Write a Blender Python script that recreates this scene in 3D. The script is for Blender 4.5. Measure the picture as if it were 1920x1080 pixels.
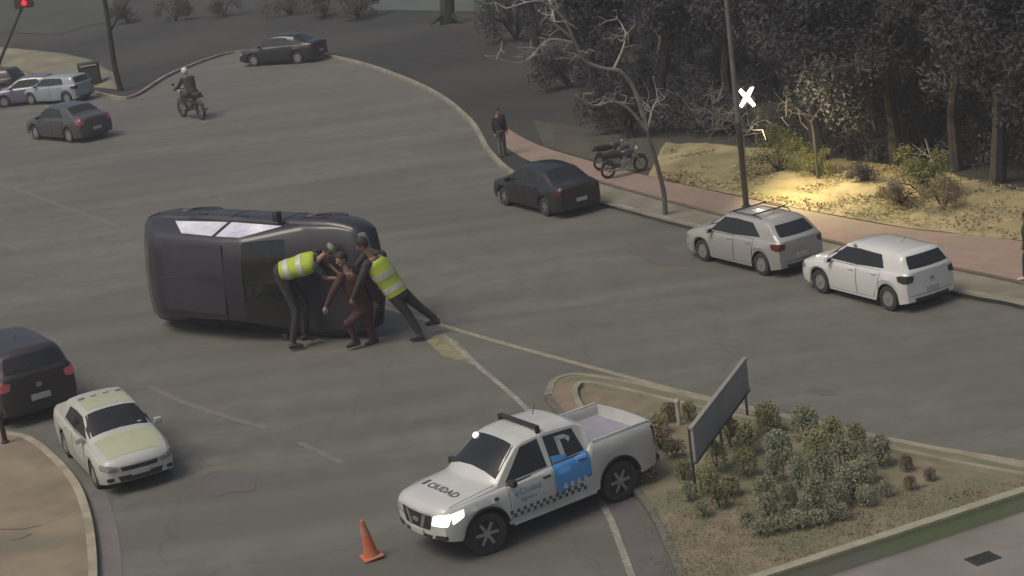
import bpy, bmesh, math, random
from mathutils import Vector, Matrix
from mathutils.bvhtree import BVHTree
from mathutils import noise as mnoise
for o in list(bpy.data.objects): bpy.data.objects.remove(o)
C = bpy.context.scene.collection
scene = bpy.context.scene
rad = math.radians
# ---------------------------------------------------------------- camera, world, sun, exposure
FPX, CAMH, PITCH, ROLL = 3600.0, 13.7, rad(15.4), rad(7.5)
FW = Vector((0, math.cos(PITCH), -math.sin(PITCH)))
_r0 = Vector((1, 0, 0)); _u0 = Vector((0, math.sin(PITCH), math.cos(PITCH)))
RT = math.cos(ROLL)*_r0 - math.sin(ROLL)*_u0
UP = math.cos(ROLL)*_u0 + math.sin(ROLL)*_r0
cd = bpy.data.cameras.new('camera'); cam = bpy.data.objects.new('camera', cd); C.objects.link(cam)
cd.sensor_width = 36; cd.lens = FPX/1920*36; cd.clip_start = 0.5; cd.clip_end = 2000
M = Matrix((RT, UP, -FW)).transposed().to_4x4(); M.translation = Vector((0, 0, CAMH)); cam.matrix_world = M
scene.camera = cam
w = bpy.data.worlds.new('World'); scene.world = w; w.use_nodes = True
nt = w.node_tree; bg = nt.nodes['Background']
sky = nt.nodes.new('ShaderNodeTexSky'); sky.sky_type = 'NISHITA'; sky.sun_disc = False
SUN_EL, SUN_AZ = rad(58), rad(-118)      # azimuth measured from +Y towards +X
sky.sun_elevation = SUN_EL; sky.sun_rotation = SUN_AZ; sky.air_density = 1.0; sky.dust_density = 6.0; sky.ozone_density = 0.6
nt.links.new(sky.outputs[0], bg.inputs[0]); bg.inputs[1].default_value = 0.05
sl = bpy.data.lights.new('sun', 'SUN'); sl.energy = 0.8; sl.angle = rad(28); sl.color = (1.0, 0.93, 0.80)
so = bpy.data.objects.new('sun', sl); C.objects.link(so)
sd = Vector((math.sin(SUN_AZ)*math.cos(SUN_EL), math.cos(SUN_AZ)*math.cos(SUN_EL), math.sin(SUN_EL)))
so.rotation_euler = (-sd).to_track_quat('-Z', 'Y').to_euler()
scene.view_settings.view_transform = 'Standard'; scene.view_settings.look = 'None'
scene.view_settings.exposure = 0.8; scene.view_settings.gamma = 1
scene.render.engine = 'CYCLES'

# ---------------------------------------------------------------- helpers
def G(px, py, z=0.0):
    d = FW + (px-960)/FPX*RT - (py-540)/FPX*UP
    t = (z-CAMH)/d.z
    return Vector((t*d.x, t*d.y, z))
def PP(px, py, Y):
    d = FW + (px-960)/FPX*RT - (py-540)/FPX*UP
    t = Y/d.y
    return Vector((t*d.x, Y, CAMH+t*d.z))
MATS = {}
def mat(name, c1, c2=None, scale=5, rough=0.7, metal=0.0, bump=0.0, emit=None, es=0.0, detail=6, coat=0.0, spec=0.5, c3=None, big=0.3, objvar=0.0, bscale=None):
    if name in MATS: return MATS[name]
    m = bpy.data.materials.new(name); m.use_nodes = True; MATS[name] = m
    n = m.node_tree.nodes; l = m.node_tree.links; b = n['Principled BSDF']
    b.inputs['Roughness'].default_value = rough; b.inputs['Metallic'].default_value = metal
    b.inputs['Coat Weight'].default_value = coat; b.inputs['Specular IOR Level'].default_value = spec
    c2 = c2 or tuple(x*0.85 for x in c1)
    tc = n.new('ShaderNodeTexCoord')
    nz = n.new('ShaderNodeTexNoise'); nz.inputs['Scale'].default_value = scale; nz.inputs['Detail'].default_value = detail
    nz.inputs['Roughness'].default_value = 0.65
    l.new(tc.outputs['Object'], nz.inputs['Vector'])
    rp = n.new('ShaderNodeValToRGB'); rp.color_ramp.elements[0].position = 0.36; rp.color_ramp.elements[1].position = 0.64
    rp.color_ramp.elements[0].color = (*c1, 1); rp.color_ramp.elements[1].color = (*c2, 1)
    l.new(nz.outputs['Fac'], rp.inputs[0]); out = rp.outputs[0]
    if c3:
        n2 = n.new('ShaderNodeTexNoise'); n2.inputs['Scale'].default_value = big; n2.inputs['Detail'].default_value = 5
        l.new(tc.outputs['Object'], n2.inputs['Vector'])
        r2 = n.new('ShaderNodeValToRGB'); r2.color_ramp.elements[0].position = 0.44; r2.color_ramp.elements[1].position = 0.62
        l.new(n2.outputs['Fac'], r2.inputs[0])
        mx = n.new('ShaderNodeMix'); mx.data_type = 'RGBA'
        l.new(r2.outputs[0], mx.inputs[0]); l.new(out, mx.inputs[6]); mx.inputs[7].default_value = (*c3, 1); out = mx.outputs[2]
    if objvar:
        oi = n.new('ShaderNodeObjectInfo'); hs = n.new('ShaderNodeHueSaturation')
        mr = n.new('ShaderNodeMapRange'); mr.inputs[3].default_value = 1-objvar; mr.inputs[4].default_value = 1+objvar
        l.new(oi.outputs['Random'], mr.inputs[0]); l.new(mr.outputs[0], hs.inputs['Value']); l.new(out, hs.inputs['Color']); out = hs.outputs[0]
    l.new(out, b.inputs['Base Color'])
    if bump:
        bp = n.new('ShaderNodeBump'); bp.inputs['Strength'].default_value = bump; bp.inputs['Distance'].default_value = 0.02
        nb = n.new('ShaderNodeTexNoise'); nb.inputs['Scale'].default_value = bscale or scale*4; nb.inputs['Detail'].default_value = 4
        l.new(tc.outputs['Object'], nb.inputs['Vector']); l.new(nb.outputs['Fac'], bp.inputs['Height']); l.new(bp.outputs[0], b.inputs['Normal'])
    if emit:
        b.inputs['Emission Color'].default_value = (*emit, 1); b.inputs['Emission Strength'].default_value = es
    return m
def tag(o, label=None, cat=None, group=None, kind=None):
    if label: o['label'] = label
    if cat: o['category'] = cat
    if group: o['group'] = group
    if kind: o['kind'] = kind
    return o
def empty(name, loc=(0, 0, 0), rz=0.0, label=None, cat=None, group=None):
    o = bpy.data.objects.new(name, None); C.objects.link(o); o.location = loc; o.rotation_euler = (0, 0, rz)
    o.empty_display_size = 0.1
    return tag(o, label, cat, group)
def meshobj(name, vf, m, parent=None, smooth=False, loc=None):
    vs, fs = vf
    me = bpy.data.meshes.new(name); me.from_pydata([tuple(v) for v in vs], [], fs); me.validate()
    if smooth: me.shade_smooth() if hasattr(me, 'shade_smooth') else [setattr(p, 'use_smooth', True) for p in me.polygons]
    me.materials.append(m)
    o = bpy.data.objects.new(name, me); C.objects.link(o)
    if parent: o.parent = parent
    if loc is not None: o.location = loc
    return o
def sharpen(me, ang=35):
    bm = bmesh.new(); bm.from_mesh(me)
    for f in bm.faces: f.smooth = True
    for e in bm.edges:
        if len(e.link_faces) == 2 and e.calc_face_angle(0) > rad(ang): e.smooth = False
    bm.to_mesh(me); bm.free()
class MB:
    def __init__(s): s.v = []; s.f = []
    def add(s, vs, fs):
        b = len(s.v); s.v += [Vector(v) for v in vs]; s.f += [tuple(i+b for i in f) for f in fs]; return s
    def box(s, x0, y0, z0, x1, y1, z1, bev=0.0, mtx=None):
        bm = bmesh.new(); bmesh.ops.create_cube(bm, size=1)
        for v in bm.verts: v.co = Vector(((x0+x1)/2+v.co.x*(x1-x0), (y0+y1)/2+v.co.y*(y1-y0), (z0+z1)/2+v.co.z*(z1-z0)))
        if bev: bmesh.ops.bevel(bm, geom=list(bm.edges), offset=bev, segments=2, affect='EDGES', profile=0.6)
        bm.verts.ensure_lookup_table()
        s.add([(mtx @ v.co) if mtx else v.co.copy() for v in bm.verts], [[v.index for v in f.verts] for f in bm.faces]) if not bm.verts.index_update() else None
        bm.free(); return s
    def tube(s, pts, radii, n=8, cap=True):
        pts = [Vector(p) for p in pts]
        if not hasattr(radii, '__len__'): radii = [radii]*len(pts)
        vs = []; fs = []; ref = None
        for i, p in enumerate(pts):
            d = (pts[min(i+1, len(pts)-1)]-pts[max(i-1, 0)]).normalized()
            if ref is None: ref = d.orthogonal().normalized()
            a = (ref - d*ref.dot(d)); a = a.normalized() if a.length > 1e-5 else d.orthogonal().normalized(); ref = a
            b = d.cross(a)
            for k in range(n):
                t = 2*math.pi*k/n; vs.append(p+radii[i]*(a*math.cos(t)+b*math.sin(t)))
        for i in range(len(pts)-1):
            for k in range(n):
                fs.append((i*n+k, i*n+(k+1) % n, (i+1)*n+(k+1) % n, (i+1)*n+k))
        if cap: fs.append(tuple(range(n-1, -1, -1))); fs.append(tuple((len(pts)-1)*n+k for k in range(n)))
        return s.add(vs, fs)
    def lathe(s, prof, n=24, origin=(0, 0, 0), axis='z', close=False):
        vs = []; fs = []; o = Vector(origin)
        for (r, h) in prof:
            for k in range(n):
                t = 2*math.pi*k/n
                v = Vector((r*math.cos(t), r*math.sin(t), h)) if axis == 'z' else Vector((r*math.cos(t), h, r*math.sin(t)))
                vs.append(o+v)
        m = len(prof)
        for i in range(m if close else m-1):
            for k in range(n):
                j = (i+1) % m
                fs.append((i*n+k, i*n+(k+1) % n, j*n+(k+1) % n, j*n+k))
        if not close: fs.append(tuple(range(n))); fs.append(tuple((m-1)*n+k for k in range(n)))
        return s.add(vs, fs)
    def ball(s, c, r, sc=(1, 1, 1), n=12, mtx=None):
        vs = []; fs = []; c = Vector(c)
        for i in range(n//2+1):
            ph = math.pi*i/(n//2)
            for k in range(n):
                t = 2*math.pi*k/n
                v = Vector((math.sin(ph)*math.cos(t)*sc[0], math.sin(ph)*math.sin(t)*sc[1], math.cos(ph)*sc[2]))*r
                if mtx: v = mtx @ v
                vs.append(c+v)
        for i in range(n//2):
            for k in range(n): fs.append((i*n+k, (i+1)*n+k, (i+1)*n+(k+1) % n, i*n+(k+1) % n))
        return s.add(vs, fs)
    def build(s, name, m, parent=None, smooth=True, ang=35):
        o = meshobj(name, (s.v, s.f), m, parent)
        bm = bmesh.new(); bm.from_mesh(o.data); bmesh.ops.remove_doubles(bm, verts=bm.verts, dist=1e-5); bmesh.ops.recalc_face_normals(bm, faces=bm.faces); bm.to_mesh(o.data); bm.free()
        if smooth: sharpen(o.data, ang)
        return o
def poly_prism(name, pts, z0, z1, m, kind='structure', fine=0):
    """closed outline extruded z0..z1 (sheet when z0 is None)"""
    bm = bmesh.new()
    vs = [bm.verts.new((p[0], p[1], z1)) for p in pts]
    f = bm.faces.new(vs); bmesh.ops.triangulate(bm, faces=[f])
    if z0 is not None:
        lo = [bm.verts.new((p[0], p[1], z0)) for p in pts]
        for i in range(len(pts)):
            j = (i+1) % len(pts); bm.faces.new((vs[i], vs[j], lo[j], lo[i]))
    bmesh.ops.recalc_face_normals(bm, faces=bm.faces)
    me = bpy.data.meshes.new(name); bm.to_mesh(me); bm.free(); me.materials.append(m)
    for p in me.polygons:
        if abs(p.normal.z) > .9 and p.normal.z < 0: me.flip_normals(); break
    o = bpy.data.objects.new(name, me); C.objects.link(o)
    if kind: o['kind'] = kind
    return o
def smoothline(pts, n=6):
    out = []
    P = [Vector(p) for p in pts]
    for i in range(len(P)-1):
        a = P[max(i-1, 0)]; b = P[i]; c = P[i+1]; d = P[min(i+2, len(P)-1)]
        for k in range(n):
            t = k/n
            out.append(0.5*((2*b)+(c-a)*t+(2*a-5*b+4*c-d)*t*t+(3*b-a-3*c+d)*t**3))
    out.append(P[-1]); return out
def ribbon(name, line, width, z0, z1, m, side=0, kind='structure', jitter=0.0, seed=1):
    """flat or raised strip following a polyline; side -1/0/1 sets which side of the line it lies on"""
    rnd = random.Random(seed)
    L = [Vector((p[0], p[1], 0)) for p in line]; vs = []; fs = []
    for i, p in enumerate(L):
        d = (L[min(i+1, len(L)-1)]-L[max(i-1, 0)]).normalized(); nn = Vector((-d.y, d.x, 0))
        a, b = {0: (-width/2, width/2), 1: (0, width), -1: (-width, 0)}[side]
        j = rnd.uniform(-jitter, jitter)
        vs += [p+nn*(a+j)+Vector((0, 0, z1)), p+nn*(b+j)+Vector((0, 0, z1))]
        if z0 is not None: vs += [p+nn*(a+j)+Vector((0, 0, z0)), p+nn*(b+j)+Vector((0, 0, z0))]
    st = 4 if z0 is not None else 2
    for i in range(len(L)-1):
        a = i*st; b = a+st
        fs.append((a, b, b+1, a+1))
        if st == 4: fs += [(a, a+2, b+2, b), (a+1, b+1, b+3, a+3)]
    if st == 4: fs += [(0, 1, 3, 2), (len(L)*4-4, len(L)*4-2, len(L)*4-1, len(L)*4-3)]
    o = meshobj(name, (vs, fs), m)
    bm = bmesh.new(); bm.from_mesh(o.data); bmesh.ops.recalc_face_normals(bm, faces=bm.faces)
    if st == 2:
        for f in bm.faces:
            if f.normal.z < 0: f.normal_flip()
    bm.to_mesh(o.data); bm.free()
    if kind: o['kind'] = kind
    return o
def copy_tree(o, parent=None):
    c = o.copy(); C.objects.link(c); c.parent = parent
    for ch in [x for x in KIDS.get(o.name, [])] if False else list(o.children): copy_tree(ch, c)
    return c
ORD = ['first', 'second', 'third', 'fourth', 'fifth', 'sixth', 'seventh', 'eighth', 'ninth', 'tenth', 'eleventh', 'twelfth', 'thirteenth', 'fourteenth', 'fifteenth', 'sixteenth', 'seventeenth', 'eighteenth', 'nineteenth', 'twentieth']

# ---------------------------------------------------------------- materials
asphalt = mat('asphalt', (0.152, 0.150, 0.126), (0.120, 0.1195, 0.102), 1.3, 0.78, bump=0.3, c3=(0.118, 0.114, 0.100), big=0.11, bscale=40)
def wear(m):
    # tyre polished streaks along the carriageway and thin sealed cracks
    n = m.node_tree.nodes; l = m.node_tree.links; b = n['Principled BSDF']; src = b.inputs['Base Color'].links[0].from_socket
    tc = n.new('ShaderNodeTexCoord'); mp = n.new('ShaderNodeMapping'); mp.inputs['Rotation'].default_value = (0, 0, rad(58)); mp.inputs['Scale'].default_value = (.035, .75, 1)
    l.new(tc.outputs['Object'], mp.inputs[0]); nz = n.new('ShaderNodeTexNoise'); nz.inputs['Scale'].default_value = 1; nz.inputs['Detail'].default_value = 3; l.new(mp.outputs[0], nz.inputs['Vector'])
    mr = n.new('ShaderNodeMapRange'); mr.inputs[1].default_value = .35; mr.inputs[2].default_value = .68; mr.inputs[3].default_value = .84; mr.inputs[4].default_value = 1.12; l.new(nz.outputs['Fac'], mr.inputs[0])
    n2 = n.new('ShaderNodeTexNoise'); n2.inputs['Scale'].default_value = .9; n2.inputs['Detail'].default_value = 5; l.new(tc.outputs['Object'], n2.inputs['Vector'])
    ad = n.new('ShaderNodeVectorMath'); ad.operation = 'MULTIPLY_ADD'; ad.inputs[1].default_value = (1.6, 1.6, 0); l.new(n2.outputs['Color'], ad.inputs[0]); l.new(tc.outputs['Object'], ad.inputs[2])
    vo = n.new('ShaderNodeTexVoronoi'); vo.feature = 'DISTANCE_TO_EDGE'; vo.inputs['Scale'].default_value = .17; l.new(ad.outputs[0], vo.inputs['Vector'])
    m2 = n.new('ShaderNodeMapRange'); m2.inputs[1].default_value = .002; m2.inputs[2].default_value = .007; m2.inputs[3].default_value = .86; m2.inputs[4].default_value = 1.0; l.new(vo.outputs['Distance'], m2.inputs[0])
    n3 = n.new('ShaderNodeTexNoise'); n3.inputs['Scale'].default_value = 60; n3.inputs['Detail'].default_value = 2; l.new(tc.outputs['Object'], n3.inputs['Vector'])
    m3 = n.new('ShaderNodeMapRange'); m3.inputs[1].default_value = .3; m3.inputs[2].default_value = .7; m3.inputs[3].default_value = .86; m3.inputs[4].default_value = 1.14; l.new(n3.outputs['Fac'], m3.inputs[0])
    k = n.new('ShaderNodeMath'); k.operation = 'MULTIPLY'; l.new(mr.outputs[0], k.inputs[0]); l.new(m2.outputs[0], k.inputs[1])
    k2 = n.new('ShaderNodeMath'); k2.operation = 'MULTIPLY'; l.new(k.outputs[0], k2.inputs[0]); l.new(m3.outputs[0], k2.inputs[1])
    vm = n.new('ShaderNodeVectorMath'); vm.operation = 'SCALE'; l.new(src, vm.inputs[0]); l.new(k2.outputs[0], vm.inputs['Scale']); l.new(vm.outputs[0], b.inputs['Base Color'])
wear(asphalt)
asphalt2 = mat('asphalt_patch', (0.105, 0.100, 0.095), (0.085, 0.081, 0.077), 2, 0.85, bump=0.25, bscale=40)
concrete = mat('concrete', (0.33, 0.30, 0.24), (0.24, 0.22, 0.175), 3, 0.85, bump=0.3, c3=(0.20, 0.185, 0.14), big=1.1)
pavepink = mat('pink_paving', (0.31, 0.215, 0.18), (0.25, 0.18, 0.15), 2.5, 0.88, bump=0.3, c3=(0.23, 0.19, 0.14), big=0.5)
dirt = mat('dry_dirt', (0.225, 0.185, 0.125), (0.160, 0.140, 0.090), 2.2, 0.95, bump=0.6, c3=(0.145, 0.150, 0.085), big=0.8)
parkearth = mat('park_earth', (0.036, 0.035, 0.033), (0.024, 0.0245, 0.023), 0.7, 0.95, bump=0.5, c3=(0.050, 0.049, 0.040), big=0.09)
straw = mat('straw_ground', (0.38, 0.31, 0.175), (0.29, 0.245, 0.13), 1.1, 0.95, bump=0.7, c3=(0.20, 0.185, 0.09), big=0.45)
yline = mat('worn_yellow_paint', (0.38, 0.35, 0.22), (0.19, 0.175, 0.13), 9, 0.8, c3=(0.24, 0.22, 0.15), big=2.5)
wline = mat('worn_white_paint', (0.36, 0.345, 0.29), (0.17, 0.16, 0.14), 7, 0.8, c3=(0.22, 0.21, 0.175), big=1.5)
fline = mat('faint_paint', (0.19, 0.18, 0.15), (0.14, 0.133, 0.115), 4, 0.8)
black = mat('black_plastic', (0.02, 0.02, 0.021), (0.03, 0.03, 0.03), 20, 0.55)
rubber = mat('tyre_rubber', (0.028, 0.028, 0.028), (0.045, 0.043, 0.04), 14, 0.85)
glass = mat('dark_glass', (0.012, 0.014, 0.013), (0.02, 0.021, 0.02), 2, 0.06, spec=0.6)
chrome = mat('grey_alloy', (0.42, 0.41, 0.39), (0.3, 0.3, 0.29), 9, 0.4, metal=0.6)
rimgrey = mat('hubcap_grey', (0.27, 0.26, 0.245), (0.2, 0.195, 0.185), 9, 0.5, metal=0.2)
tailred = mat('tail_lamp_red', (0.10, 0.015, 0.015), (0.05, 0.01, 0.01), 6, 0.25)
tailon = mat('lit_tail_lamp', (0.22, 0.04, 0.05), (0.13, 0.02, 0.03), 6, 0.3, emit=(1.0, 0.22, 0.26), es=0.06)
lampclear = mat('clear_lamp', (0.5, 0.5, 0.48), (0.3, 0.3, 0.3), 8, 0.2)
lampgrey = mat('grey_lamp_glass', (0.16, 0.16, 0.16), (0.28, 0.28, 0.27), 12, 0.15)
lampon = mat('lit_headlamp', (0.9, 0.9, 0.9), (0.8, 0.8, 0.8), 8, 0.3, emit=(1.0, 0.98, 0.95), es=1.0)
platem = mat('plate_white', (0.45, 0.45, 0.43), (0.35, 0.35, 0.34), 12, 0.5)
seam = mat('seam_black', (0.015, 0.015, 0.015), None, 5, 0.8)

# ---------------------------------------------------------------- vehicles
def interp(pl, x):
    if x <= pl[0][0]: return pl[0][1]
    for (a, b), (c, d) in zip(pl, pl[1:]):
        if x <= c:
            t = (x-a)/(c-a) if c > a else 0
            return b+(d-b)*t
    return pl[-1][1]
class Car:
    """x forward, y left, z up; origin on the ground midway between the axles"""
    def __init__(s, name, P, paint, label, cat, group=None):
        s.P = P; s.root = empty(name, label=label, cat=cat, group=group); s.paint = paint
        s.body()
    def body(s):
        P = s.P; xf = P['wb']/2+P['fo']; xr = -P['wb']/2-P['ro']; s.xf, s.xr = xf, xr
        hw = P['hw']; R = P['R']; Ra = P.get('Ra', R+0.07)
        xs = []; x = xr
        n = int((xf-xr)/0.045); xs = [xr+(xf-xr)*i/n for i in range(n+1)]
        for k in P.get('cuts', []): xs += [k-0.008, k+0.008]
        xs = sorted(xs)
        bed = P.get('bed')
        secs = []
        for x in xs:
            tf = max(0, 1-(xf-x)/0.65); tr = max(0, 1-(x-xr)/0.5)
            W = hw*(1-P.get('tapf', .15)*tf**2.5-P.get('tapr', .10)*tr**2.5)
            z0 = P['sill']+0.10*tf**2+0.08*tr**2
            for xw in (P['wb']/2, -P['wb']/2):
                if abs(x-xw) < Ra: z0 = max(z0, R+math.sqrt(Ra*Ra-(x-xw)**2))
            zb = interp(P['belt'], x); T = interp(P['top'], x); T = max(T, zb+0.015)
            # round the nose and the tail
            ef = max(0, 1-(xf-x)/0.12); er = max(0, 1-(x-xr)/0.09)
            zb -= 0.05*ef**2+0.03*er**2; T -= 0.05*ef**2+0.03*er**2
            W *= 1-0.03*ef**2-0.03*er**2
            gh = T-zb; rr = min(0.055, gh*0.5); gw = W*P.get('gw', .90); tum = P.get('tum', .33)
            zm = max(z0+.02, 0.3*zb+0.7*z0)
            zu = max(z0+.04, zb-0.17)
            pts = [(W*.965, z0), (W*.995, zm), (W, (zm+zu)/2), (W*.988, zu), (W*.96, zb-.045), (W*.925, zb-.004)]
            if bed and bed[0] <= x <= bed[1]:
                fl = bed[2]
                pts += [(W*.865, zb), (W*.855, zb-.03), (W*.85, (zb+fl)/2), (W*.85, fl), (W*.5, fl), (0, fl)]
            else:
                pts += [(gw, zb+.006), (gw-tum*(gh-rr)*.5, zb+(gh-rr)*.5), (gw-tum*(gh-rr), T-rr),
                        (gw-tum*gh-rr*1.1, T-rr*.12), ((gw-tum*gh)*.55, T+P.get('crown', .03)*.7), (0, T+P.get('crown', .03))]
            k = P.get('kf', .13)*min(1, max(0, (x-P['mid'])/.5)) - P.get('kr', .09)*min(1, max(0, (P['mid']-x)/.7))
            if bed and x <= bed[1]+.1: k = -0.02 if x < bed[0]+.1 else 0
            secs.append([Vector((x+k*(1-min(1, y/hw)**2) if not (bed and x <= bed[1]+.1 and x > bed[0]+.1) else x, y, z)) for (y, z) in pts])
        vs = []; fs = []; n = len(secs[0])
        for sec in secs:
            for v in sec: vs.append(v)
            for v in sec[:-1]: vs.append(Vector((v.x, -v.y, v.z)))
        st = 2*n-1
        for i in range(len(secs)-1):
            a = i*st; b = a+st
            for j in range(n-1):
                fs.append((a+j, b+j, b+j+1, a+j+1))
                aj = a+n+j; bj = b+n+j
                aj1 = a+n+j+1 if j < n-2 else a+n-1; bj1 = b+n+j+1 if j < n-2 else b+n-1
                fs.append((aj, aj1, bj1, bj))
        for (sec, kk, sgn) in ((secs[-1], P.get('kf', .13), 1), (secs[0], -P.get('kr', .09) if not bed else -.02, -1)):
            base = len(vs); N = 12; xe = xf if sgn > 0 else xr
            for v in sec:
                for q in range(N+1):
                    y = v.y*(1-2*q/N); vs.append(Vector((xe+kk*(1-min(1, abs(y)/hw)**2)+sgn*0.0, y, v.z)))
            for j in range(n-1):
                for q in range(N): fs.append((base+j*(N+1)+q, base+j*(N+1)+q+1, base+(j+1)*(N+1)+q+1, base+(j+1)*(N+1)+q))
        o = meshobj('body', (vs, fs), s.paint, s.root)
        bm = bmesh.new(); bm.from_mesh(o.data); bmesh.ops.remove_doubles(bm, verts=bm.verts, dist=0.002)
        bmesh.ops.recalc_face_normals(bm, faces=bm.faces); bm.to_mesh(o.data)
        s.bvh = BVHTree.FromBMesh(bm); bm.free()
        sharpen(o.data, 40); s.bodyo = o
        # dark floor pan and wheels
        MB().box(xr+.12, -hw+.27, P['sill']-.04, xf-.14, hw-.27, P['sill']+.22, .03).build('underbody', black, s.root)
        for xw, yy in ((P['wb']/2, 1), (P['wb']/2, -1), (-P['wb']/2, 1), (-P['wb']/2, -1)):
            s.wheel(xw, yy)
    def wheel(s, xw, sg):
        P = s.P; R = P['R']; wd = P.get('tw', .2); y0 = P['hw']-0.03-wd
        o = bpy.data.objects.new('wheel', None); C.objects.link(o); o.parent = s.root; o.location = (xw, 0, R)
        o.empty_display_size = .05
        if xw > 0 and P.get('steer'): o.location = (xw, sg*(y0+wd/2), R); o.rotation_euler = (0, 0, P['steer']); off = sg*(y0+wd/2)
        else: off = 0
        def Y(v): return sg*(y0+v)-off
        r = R
        MB().lathe([(r*.62, Y(0)), (r*.93, Y(0)), (r, Y(wd*.15)), (r, Y(wd*.85)), (r*.95, Y(wd*.98)), (r*.66, Y(wd)), (r*.62, Y(wd*.85))], 28, axis='y', close=True).build('tyre', rubber, o)
        MB().lathe([(r*.64, Y(wd*.9)), (r*.60, Y(wd*.97)), (r*.56, Y(wd*.80)), (0.001, Y(wd*.78))], 24, axis='y').build('wheel_dish', P.get('dish') or rimgrey, o)
        m = MB()
        rim = P.get('rim', rimgrey)
        for k in range(P.get('spokes', 6)):
            a = 2*math.pi*k/P.get('spokes', 6)
            mt = Matrix.Rotation(a, 4, 'Y')
            m.box(r*.08, min(Y(wd*.80), Y(wd*.93)), -r*.075, r*.6, max(Y(wd*.80), Y(wd*.93)), r*.075, .008, mt)
        m.lathe([(r*.15, Y(wd*.78)), (r*.15, Y(wd*.95)), (r*.10, Y(wd*.99)), (0.001, Y(wd*.99))], 12, axis='y')
        m.build('rim', rim, o)
    def cast(s, a, b, view):
        if view == 'L': o, d = Vector((a, 3, b)), Vector((0, -1, 0))
        elif view == 'R': o, d = Vector((a, -3, b)), Vector((0, 1, 0))
        elif view == 'F': o, d = Vector((6, a, b)), Vector((-1, 0, 0))
        elif view == 'B': o, d = Vector((-6, a, b)), Vector((1, 0, 0))
        else: o, d = Vector((a, b, 4)), Vector((0, 0, -1))
        h = s.bvh.ray_cast(o, d)
        if h[0] is None: return None
        if view == 'L' and h[0].y < .4*s.P['hw']: return None
        if view == 'R' and h[0].y > -.4*s.P['hw']: return None
        nn = h[1] if h[1].dot(d) < 0 else -h[1]
        return h[0], nn
    def decal(s, name, q, view, m, off=.006, nu=14, nv=8, k=0.0, parent=None, thick=0.0):
        """lay a quad given in a side, end or top view onto the body; thick > 0 gives it a raised rim"""
        vs = []; ok = {}; q = [Vector(p) for p in q]
        for j in range(nv+1):
            for i in range(nu+1):
                a = 2*i/nu-1; b = 2*j/nv-1
                a2 = a*math.sqrt(1-b*b*k); b2 = b*math.sqrt(1-a*a*k)
                u = (a2+1)/2; v = (b2+1)/2
                p = (q[0]*(1-u)+q[1]*u)*(1-v)+(q[3]*(1-u)+q[2]*u)*v
                h = s.cast(p.x, p.y, view)
                if h: vs.append(h[0]+h[1]*off); ok[(i, j)] = len(vs)-1
        fs = []
        for j in range(nv):
            for i in range(nu):
                c = [(i, j), (i+1, j), (i+1, j+1), (i, j+1)]
                if all(t in ok for t in c):
                    f = [ok[t] for t in c]
                    if max((vs[f[0]]-vs[f[2]]).length, (vs[f[1]]-vs[f[3]]).length) < .6: fs.append(f)
        if not fs: return None
        o = meshobj(name, (vs, fs), m, parent or s.root)
        bm = bmesh.new(); bm.from_mesh(o.data)
        dirv = {'L': (0, 1, 0), 'R': (0, -1, 0), 'F': (1, 0, 0), 'B': (-1, 0, 0), 'T': (0, 0, 1)}[view]
        bmesh.ops.recalc_face_normals(bm, faces=bm.faces)
        sm = sum((f.normal.dot(Vector(dirv)) for f in bm.faces))
        if sm < 0: bmesh.ops.reverse_faces(bm, faces=bm.faces)
        # a rim that goes back into the body, so nothing is paper thin
        be = [e for e in bm.edges if len(e.link_faces) == 1]
        r = bmesh.ops.extrude_edge_only(bm, edges=be)
        dv = Vector(dirv)*(off+.012)
        for g in r['geom']:
            if isinstance(g, bmesh.types.BMVert): g.co -= dv
        bmesh.ops.delete(bm, geom=[v for v in bm.verts if not v.link_faces], context='VERTS')
        bm.to_mesh(o.data); bm.free(); sharpen(o.data, 30)
        return o
    def both(s, name, q, m, **kw):
        a = s.decal(name, q, 'L', m, **kw)
        b = s.decal(name, [(p[0], p[1]) for p in q], 'R', m, **kw)
        return a, b
    def text(s, name, txt, origin, ux, uy, view, m, size, off=.009, parent=None):
        cu = bpy.data.curves.new('t', 'FONT'); cu.body = txt; cu.size = size; cu.offset = 0.004; cu.space_character = 1.1
        t = bpy.data.objects.new('t', cu); C.objects.link(t)
        bpy.context.view_layer.update()
        me = bpy.data.meshes.new_from_object(t.evaluated_get(bpy.context.evaluated_depsgraph_get()))
        bpy.data.objects.remove(t)
        bm = bmesh.new(); bm.from_mesh(me); bmesh.ops.subdivide_edges(bm, edges=bm.edges, cuts=1)
        for v in bm.verts:
            a = origin[0]+ux[0]*v.co.x+uy[0]*v.co.y; b = origin[1]+ux[1]*v.co.x+uy[1]*v.co.y
            h = s.cast(a, b, view)
            if h: v.co = h[0]+h[1]*off
        bm.to_mesh(me); bm.free(); me.materials.clear(); me.materials.append(m); me.name = name
        o = bpy.data.objects.new(name, me); C.objects.link(o); o.parent = parent or s.root
        return o
    def doors(s, quads, handle=black, paint=None):
        for (q, hx, hz) in quads:
            for vw, sg in (('L', 1), ('R', -1)):
                g = .010
                cx = sum(p[0] for p in q)/4; cz = sum(p[1] for p in q)/4
                big = [(p[0]+(g if p[0] > cx else -g), p[1]+(g if p[1] > cz else -g)) for p in q]
                d = s.decal('door', q, vw, paint or s.paint, off=.007)
                if not d: continue
                s.decal('door_gap', big, vw, seam, off=.003, parent=d)
                h = s.cast(hx, hz, vw)
                if h: MB().box(hx-.09, h[0].y-.02 if sg > 0 else h[0].y-.035, hz-.018, hx+.09, h[0].y+.035 if sg > 0 else h[0].y+.02, hz+.018, .012).build('handle', handle, d)
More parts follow.
